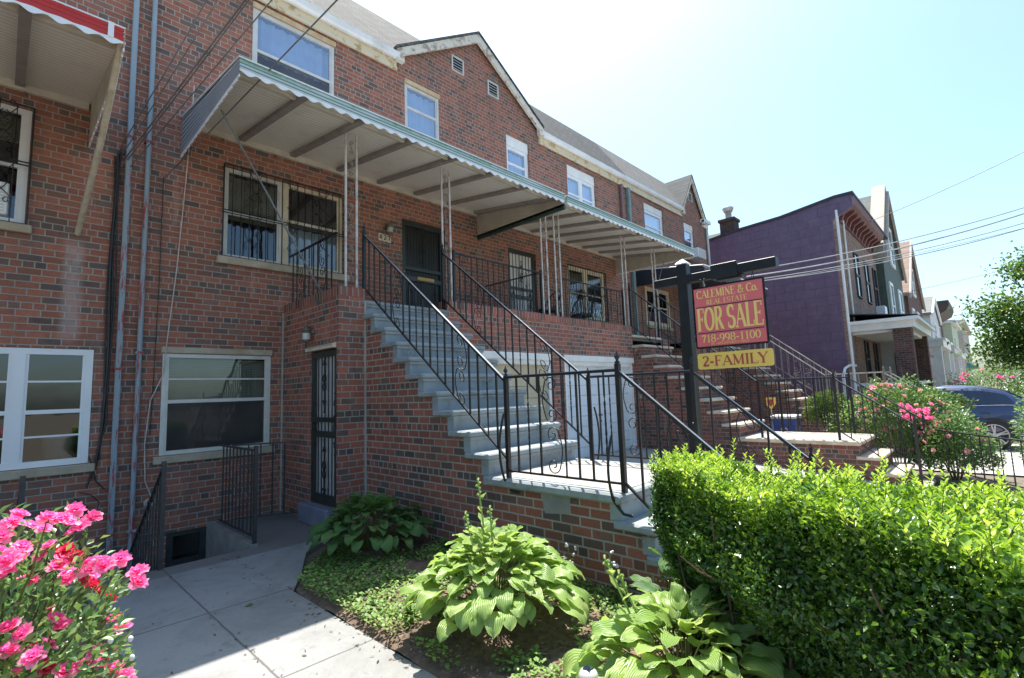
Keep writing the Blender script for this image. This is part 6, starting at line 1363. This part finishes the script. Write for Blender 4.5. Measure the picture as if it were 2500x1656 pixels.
# ------------------------------------------------------------------ houses farther along
def win_flat(parent,x0,x1,z0,z1,y,frame='white_paint',fw=.10,axis='y'):
    mb=MB(); mb.box(x0-fw,x0,y-.06,y-.002,z0-fw,z1+fw); mb.box(x1,x1+fw,y-.06,y-.002,z0-fw,z1+fw); mb.box(x0,x1,y-.06,y-.002,z1,z1+fw); mb.box(x0,x1,y-.08,y-.002,z0-fw,z0); mb.box(x0,x1,y-.05,y-.004,(z0+z1)/2-.04,(z0+z1)/2+.04)
    f=part('window',mb,M[frame],parent); mb=MB(); mb.box(x0,x1,y-.02,y-.006,z0,z1); part('pane',mb,M['car_glass'],f); return f
def purple_house():
    x0,x1,yf=21.4,29.9,3.6; r=thing('purple_house','purple side walled house with pale brick front and maroon cornice','house',(25,3.6,0),'houses beyond the row')
    top=[(yf,8.36),(5.47,8.09),(7.1,8.0),(9.5,7.72),(14,7.1)]
    mb=MB(); mb.prism([(x0,a,b) for a,b in [(yf+.12,-1)]+[(yf+.12,8.36)]+top[1:]+[(14,-1)]],(.3,0,0))
    mb.prism([(x0-.002,yf+.13,7.55),(x0-.002,3.05,7.95),(x0-.002,3.05,8.36),(x0-.002,yf+.13,8.36)],(.22,0,0)); part('side_wall',mb,M['purple'],r)
    mb=MB(); mb.prism([(x0-.05,a,b) for a,b in [(3.0,8.36)]+top]+[(x0-.05,a,b+.10) for a,b in ([(3.0,8.36)]+top)[::-1]],(x1-x0+.05,0,0)); part('roof_edge',mb,M['tar'],r)
    mb=MB(); mb.prism([(x0+.3,a,b) for a,b in [(yf+.3,-1)]+top+[(14,-1)]],(x1-x0-.3,0,0)); part('core',mb,M['dark_room'],r)
    mb=MB(); mb.box(x0,x1,yf,yf+.12,-1,7.75); mb.box(x0-.001,x0+.35,yf+.12,yf+.121,-1,7.75); part('front_wall',mb,M['brick_far'],r)
    mb=MB(); mb.prism([(x0+.1,3.25,8.0),(x0+.1,3.08,8.12),(x0+.1,3.02,8.34),(x0+.1,yf+.1,8.34),(x0+.1,yf+.1,8.0)],(x1-x0-1.3,0,0)); mb.box(x0+.3,x1-1.2,yf-.06,yf+.1,7.55,8.0)
    n=11
    for k in range(n):
        x=x0+.35+(x1-x0-1.75)*k/(n-1); mb.prism([(x,yf,7.55),(x,yf-.12,7.6),(x,yf-.2,7.8),(x,3.2,7.92),(x,3.15,8.02),(x,yf,8.02)],(.16,0,0))
    part('cornice',mb,M['maroon'],r)
    for a in (24.0,26.3,28.4): win_flat(r,a,a+.75,4.95,6.75,yf,'iron_dark',.05)
    for a in (24.2,26.3): win_flat(r,a,a+.7,1.7,3.1,yf,'iron_dark',.05)
    mb=MB(); mb.bbox(28.2,28.9,yf-.35,yf,4.45,4.95,.02); part('window_cooler',mb,M['white_vinyl'],r)
    mb=MB(); mb.tube([(x0+.02,yf-.02,-.6),(x0+.02,yf-.02,7.9)],.05,8); mb.tube([(x0-.55,yf+.2,-.4),(x0-.55,yf+.2,1.75),(x0-.45,yf+.15,2.0),(x0-.2,yf+.05,2.1),(x0+.35,yf-.05,2.1)],.045,8); mb.tube([(x0+.9,yf-.06,3.6),(x0+.9,yf-.06,7.7)],.035,8); part('drain_pipe',mb,M['white_paint'],r)
    mb=MB(); mb.box(x0+.15,x0+.75,7.3,7.9,7.6,8.72); mb.box(x0+.1,x0+.8,7.25,7.95,8.6,8.72); c=part('chimney',mb,M['brick_chimney'],r); mb=MB(); mb.lathe((x0+.45,7.6,8.72),[(.13,0),(.13,.35),(.17,.35),(.2,.42),(.24,.5),(.24,.54),(.05,.62)],12); part('flue_cap',mb,M['alum'],c)
    mb=MB(); mb.prism([(x0+.2,1.75,3.32),(28.2,1.75,3.32),(28.2,1.75,3.62),(x0+.2,1.75,3.62)],(0,yf-1.75,0)); mb.box(x0+.05,28.35,1.60,yf-.001,3.56,3.68); mb.box(x0+.5,27.9,2.0,yf-.02,3.22,3.32); pr=part('porch_roof',mb,M['white_paint'],r)
    mb=MB(); mb.prism([(x0+.05,1.60,3.69),(28.35,1.60,3.69),(28.35,yf,3.95),(x0+.05,yf,3.95)],(0,0,.03)); part('porch_roofing',mb,M['navy'],pr)
    for a in (21.75,27.2): mb=MB(); mb.box(a,a+.52,1.85,2.37,-.6,3.32); part('porch_column',mb,M['brick_dark'],r)
    mb=MB(); mb.box(x0+.3,28.2,1.95,yf,-.8,.75); part('porch_base',mb,M['brick_dark'],r); mb=MB(); mb.box(x0+.25,28.2,1.9,2.2,1.35,1.45); mb.box(x0+.25,x0+.35,1.9,yf,1.35,1.45); part('porch_rail',mb,M['white_paint'],r)
    mb=MB(); mb.box(28.2,28.4,2.0,yf,.6,3.32); ew=part('porch_end_wall',mb,M['pale_siding'],r); mb=MB(); mb.box(28.15,28.199,2.45,3.1,.75,2.75); part('door',mb,M['black_door'],ew)
def gable_house(label,x0,x1,y,zb,ze,za,wallm,roofm,bargem,wins,depth=12,side=None,parapet=None,attic=None,cat='house'):
    r=thing('gabled_house',label,cat,((x0+x1)/2,y,0),'houses beyond the row'); xm=(x0+x1)/2
    mb=MB(); mb.prism([(x0,y,zb),(x1,y,zb),(x1,y,ze),(xm,y,za-.25),(x0,y,ze)],(0,depth,0)); part('wall',mb,M[wallm],r)
    mb=MB()
    for s,xe in ((-1,x0-.25),(1,x1+.25)): mb.prism([(xe,y-.1,ze-.25),(xm,y-.1,za-.2),(xm,y-.1,za),(xe,y-.1,ze-.05)],(0,depth,0))
    part('roof',mb,M[roofm],r)
    mb=MB()
    for s,xe in ((-1,x0-.3),(1,x1+.3)): mb.prism([(xe,y-.22,ze-.42),(xm,y-.22,za-.30),(xm,y-.22,za+.02),(xe,y-.22,ze-.08)],(0,.11,0))
    part('barge_board',mb,M[bargem],r)
    if parapet:
        mb=MB()
        for xe in (x0-.3,x1+.3): mb.prism([(xe,y-.1,ze-.1),(xm,y-.1,za-.05),(xm,y-.1,za+.45),(xe,y-.1,ze+.4)],(0,.6,0))
        part('parapet',mb,M[parapet],r)
    if side: mb=MB(); mb.box(x0-.03,x0-.003,y+.05,y+depth,zb,ze-.2); part('side_wall',mb,M[side],r)
    for a,b,c,d in wins: win_flat(r,a,b,c,d,y,'white_paint',.16)
    return r
purple_house()
gable_house('dark green gabled house with white windows and worn parapet',29.95,36.8,3.3,-1,7.6,11.8,'green_paint','roof_slate','tan_stucco',[(31.0,31.9,4.2,6.3),(34.2,35.4,4.2,6.3),(32.6,33.9,7.7,9.6)],parapet='tan_stucco')
gable_house('dark brown brick house with a pinkish steep roof',39.0,47.5,3.3,-1,6.9,11.0,'brick_dark','roof_tan','tan_stucco',[(42.3,43.6,7.2,8.9),(40.5,41.5,4.4,5.9),(43.2,44.4,4.4,5.9)],side='brick_dark')
gable_house('pale sided house with a low grey gable',49.5,58.0,3.0,-1,6.6,8.3,'pale_siding','roof_slate','white_paint',[(52,53.2,4.2,5.8)])
r=thing('flat_house','dark brick house with heavy black cornice far down the street','house',(63,3,0),'houses beyond the row'); mb=MB(); mb.box(59.5,67,3.2,14,-1,7.6); part('wall',mb,M['brick_dark'],r); mb=MB(); mb.prism([(59.2,2.4,7.6),(59.2,2.2,8.1),(59.2,2.2,8.5),(59.2,4,8.5),(59.2,4,7.2),(59.2,3.1,7.2)],(8,0,0)); part('cornice',mb,M['wood_brown'],r); win_flat(r,61,62.2,4.5,6.2,3.2)
r=thing('flat_house','light green sided house far down the street','house',(75,3,0),'houses beyond the row'); mb=MB(); mb.box(69,82,2.6,14,-1,7.2); part('wall',mb,M['green_siding'],r); mb=MB(); mb.box(68.7,82.3,2.2,14.2,7.2,7.5); part('cornice',mb,M['white_paint'],r); win_flat(r,71,72.4,3.8,5.8,2.6)
r=thing('flat_house','tan stucco house farthest down the street with teal awning','house',(95,2.5,0),'houses beyond the row'); mb=MB(); mb.box(84,110,2.2,14,-1,8.2); part('wall',mb,M['tan_stucco'],r); mb=MB(); mb.box(83.6,110,1.8,14,8.2,8.7); part('cornice',mb,M['tan_stucco'],r); mb=MB(); mb.prism([(85,2.19,3.4),(85,1.2,2.8),(85,1.2,2.6),(85,2.19,2.6)],(10,0,0)); part('awning',mb,M['teal'],r); win_flat(r,87,88.4,4.4,6.2,2.2)
# low white porches along the far houses
for i,(a,b,m_) in enumerate(((30.5,36.5,'white_paint'),(40,47,'pale_siding'),(50,57.5,'white_paint'))):
    t=thing('front_porch',('white porch in front of the dark green house','pale porch in front of the dark brown house','white porch in front of the pale gabled house')[i],'porch',(a,2.2,0),'porches down the street')
    mb=MB(); mb.box(a,b,1.5,3.2,3.0,3.3); mb.box(a-.1,b+.1,1.4,3.2,3.3,3.4); part('roof',mb,M[m_],t)
    for x in (a+.1,b-.4): mb=MB(); mb.box(x,x+.3,1.6,1.9,-1,3.0); part('column',mb,M['white_paint'],t)
    mb=MB(); mb.box(a,b,1.5,3.2,-1,.9); part('base',mb,M['brick_dark'],t)
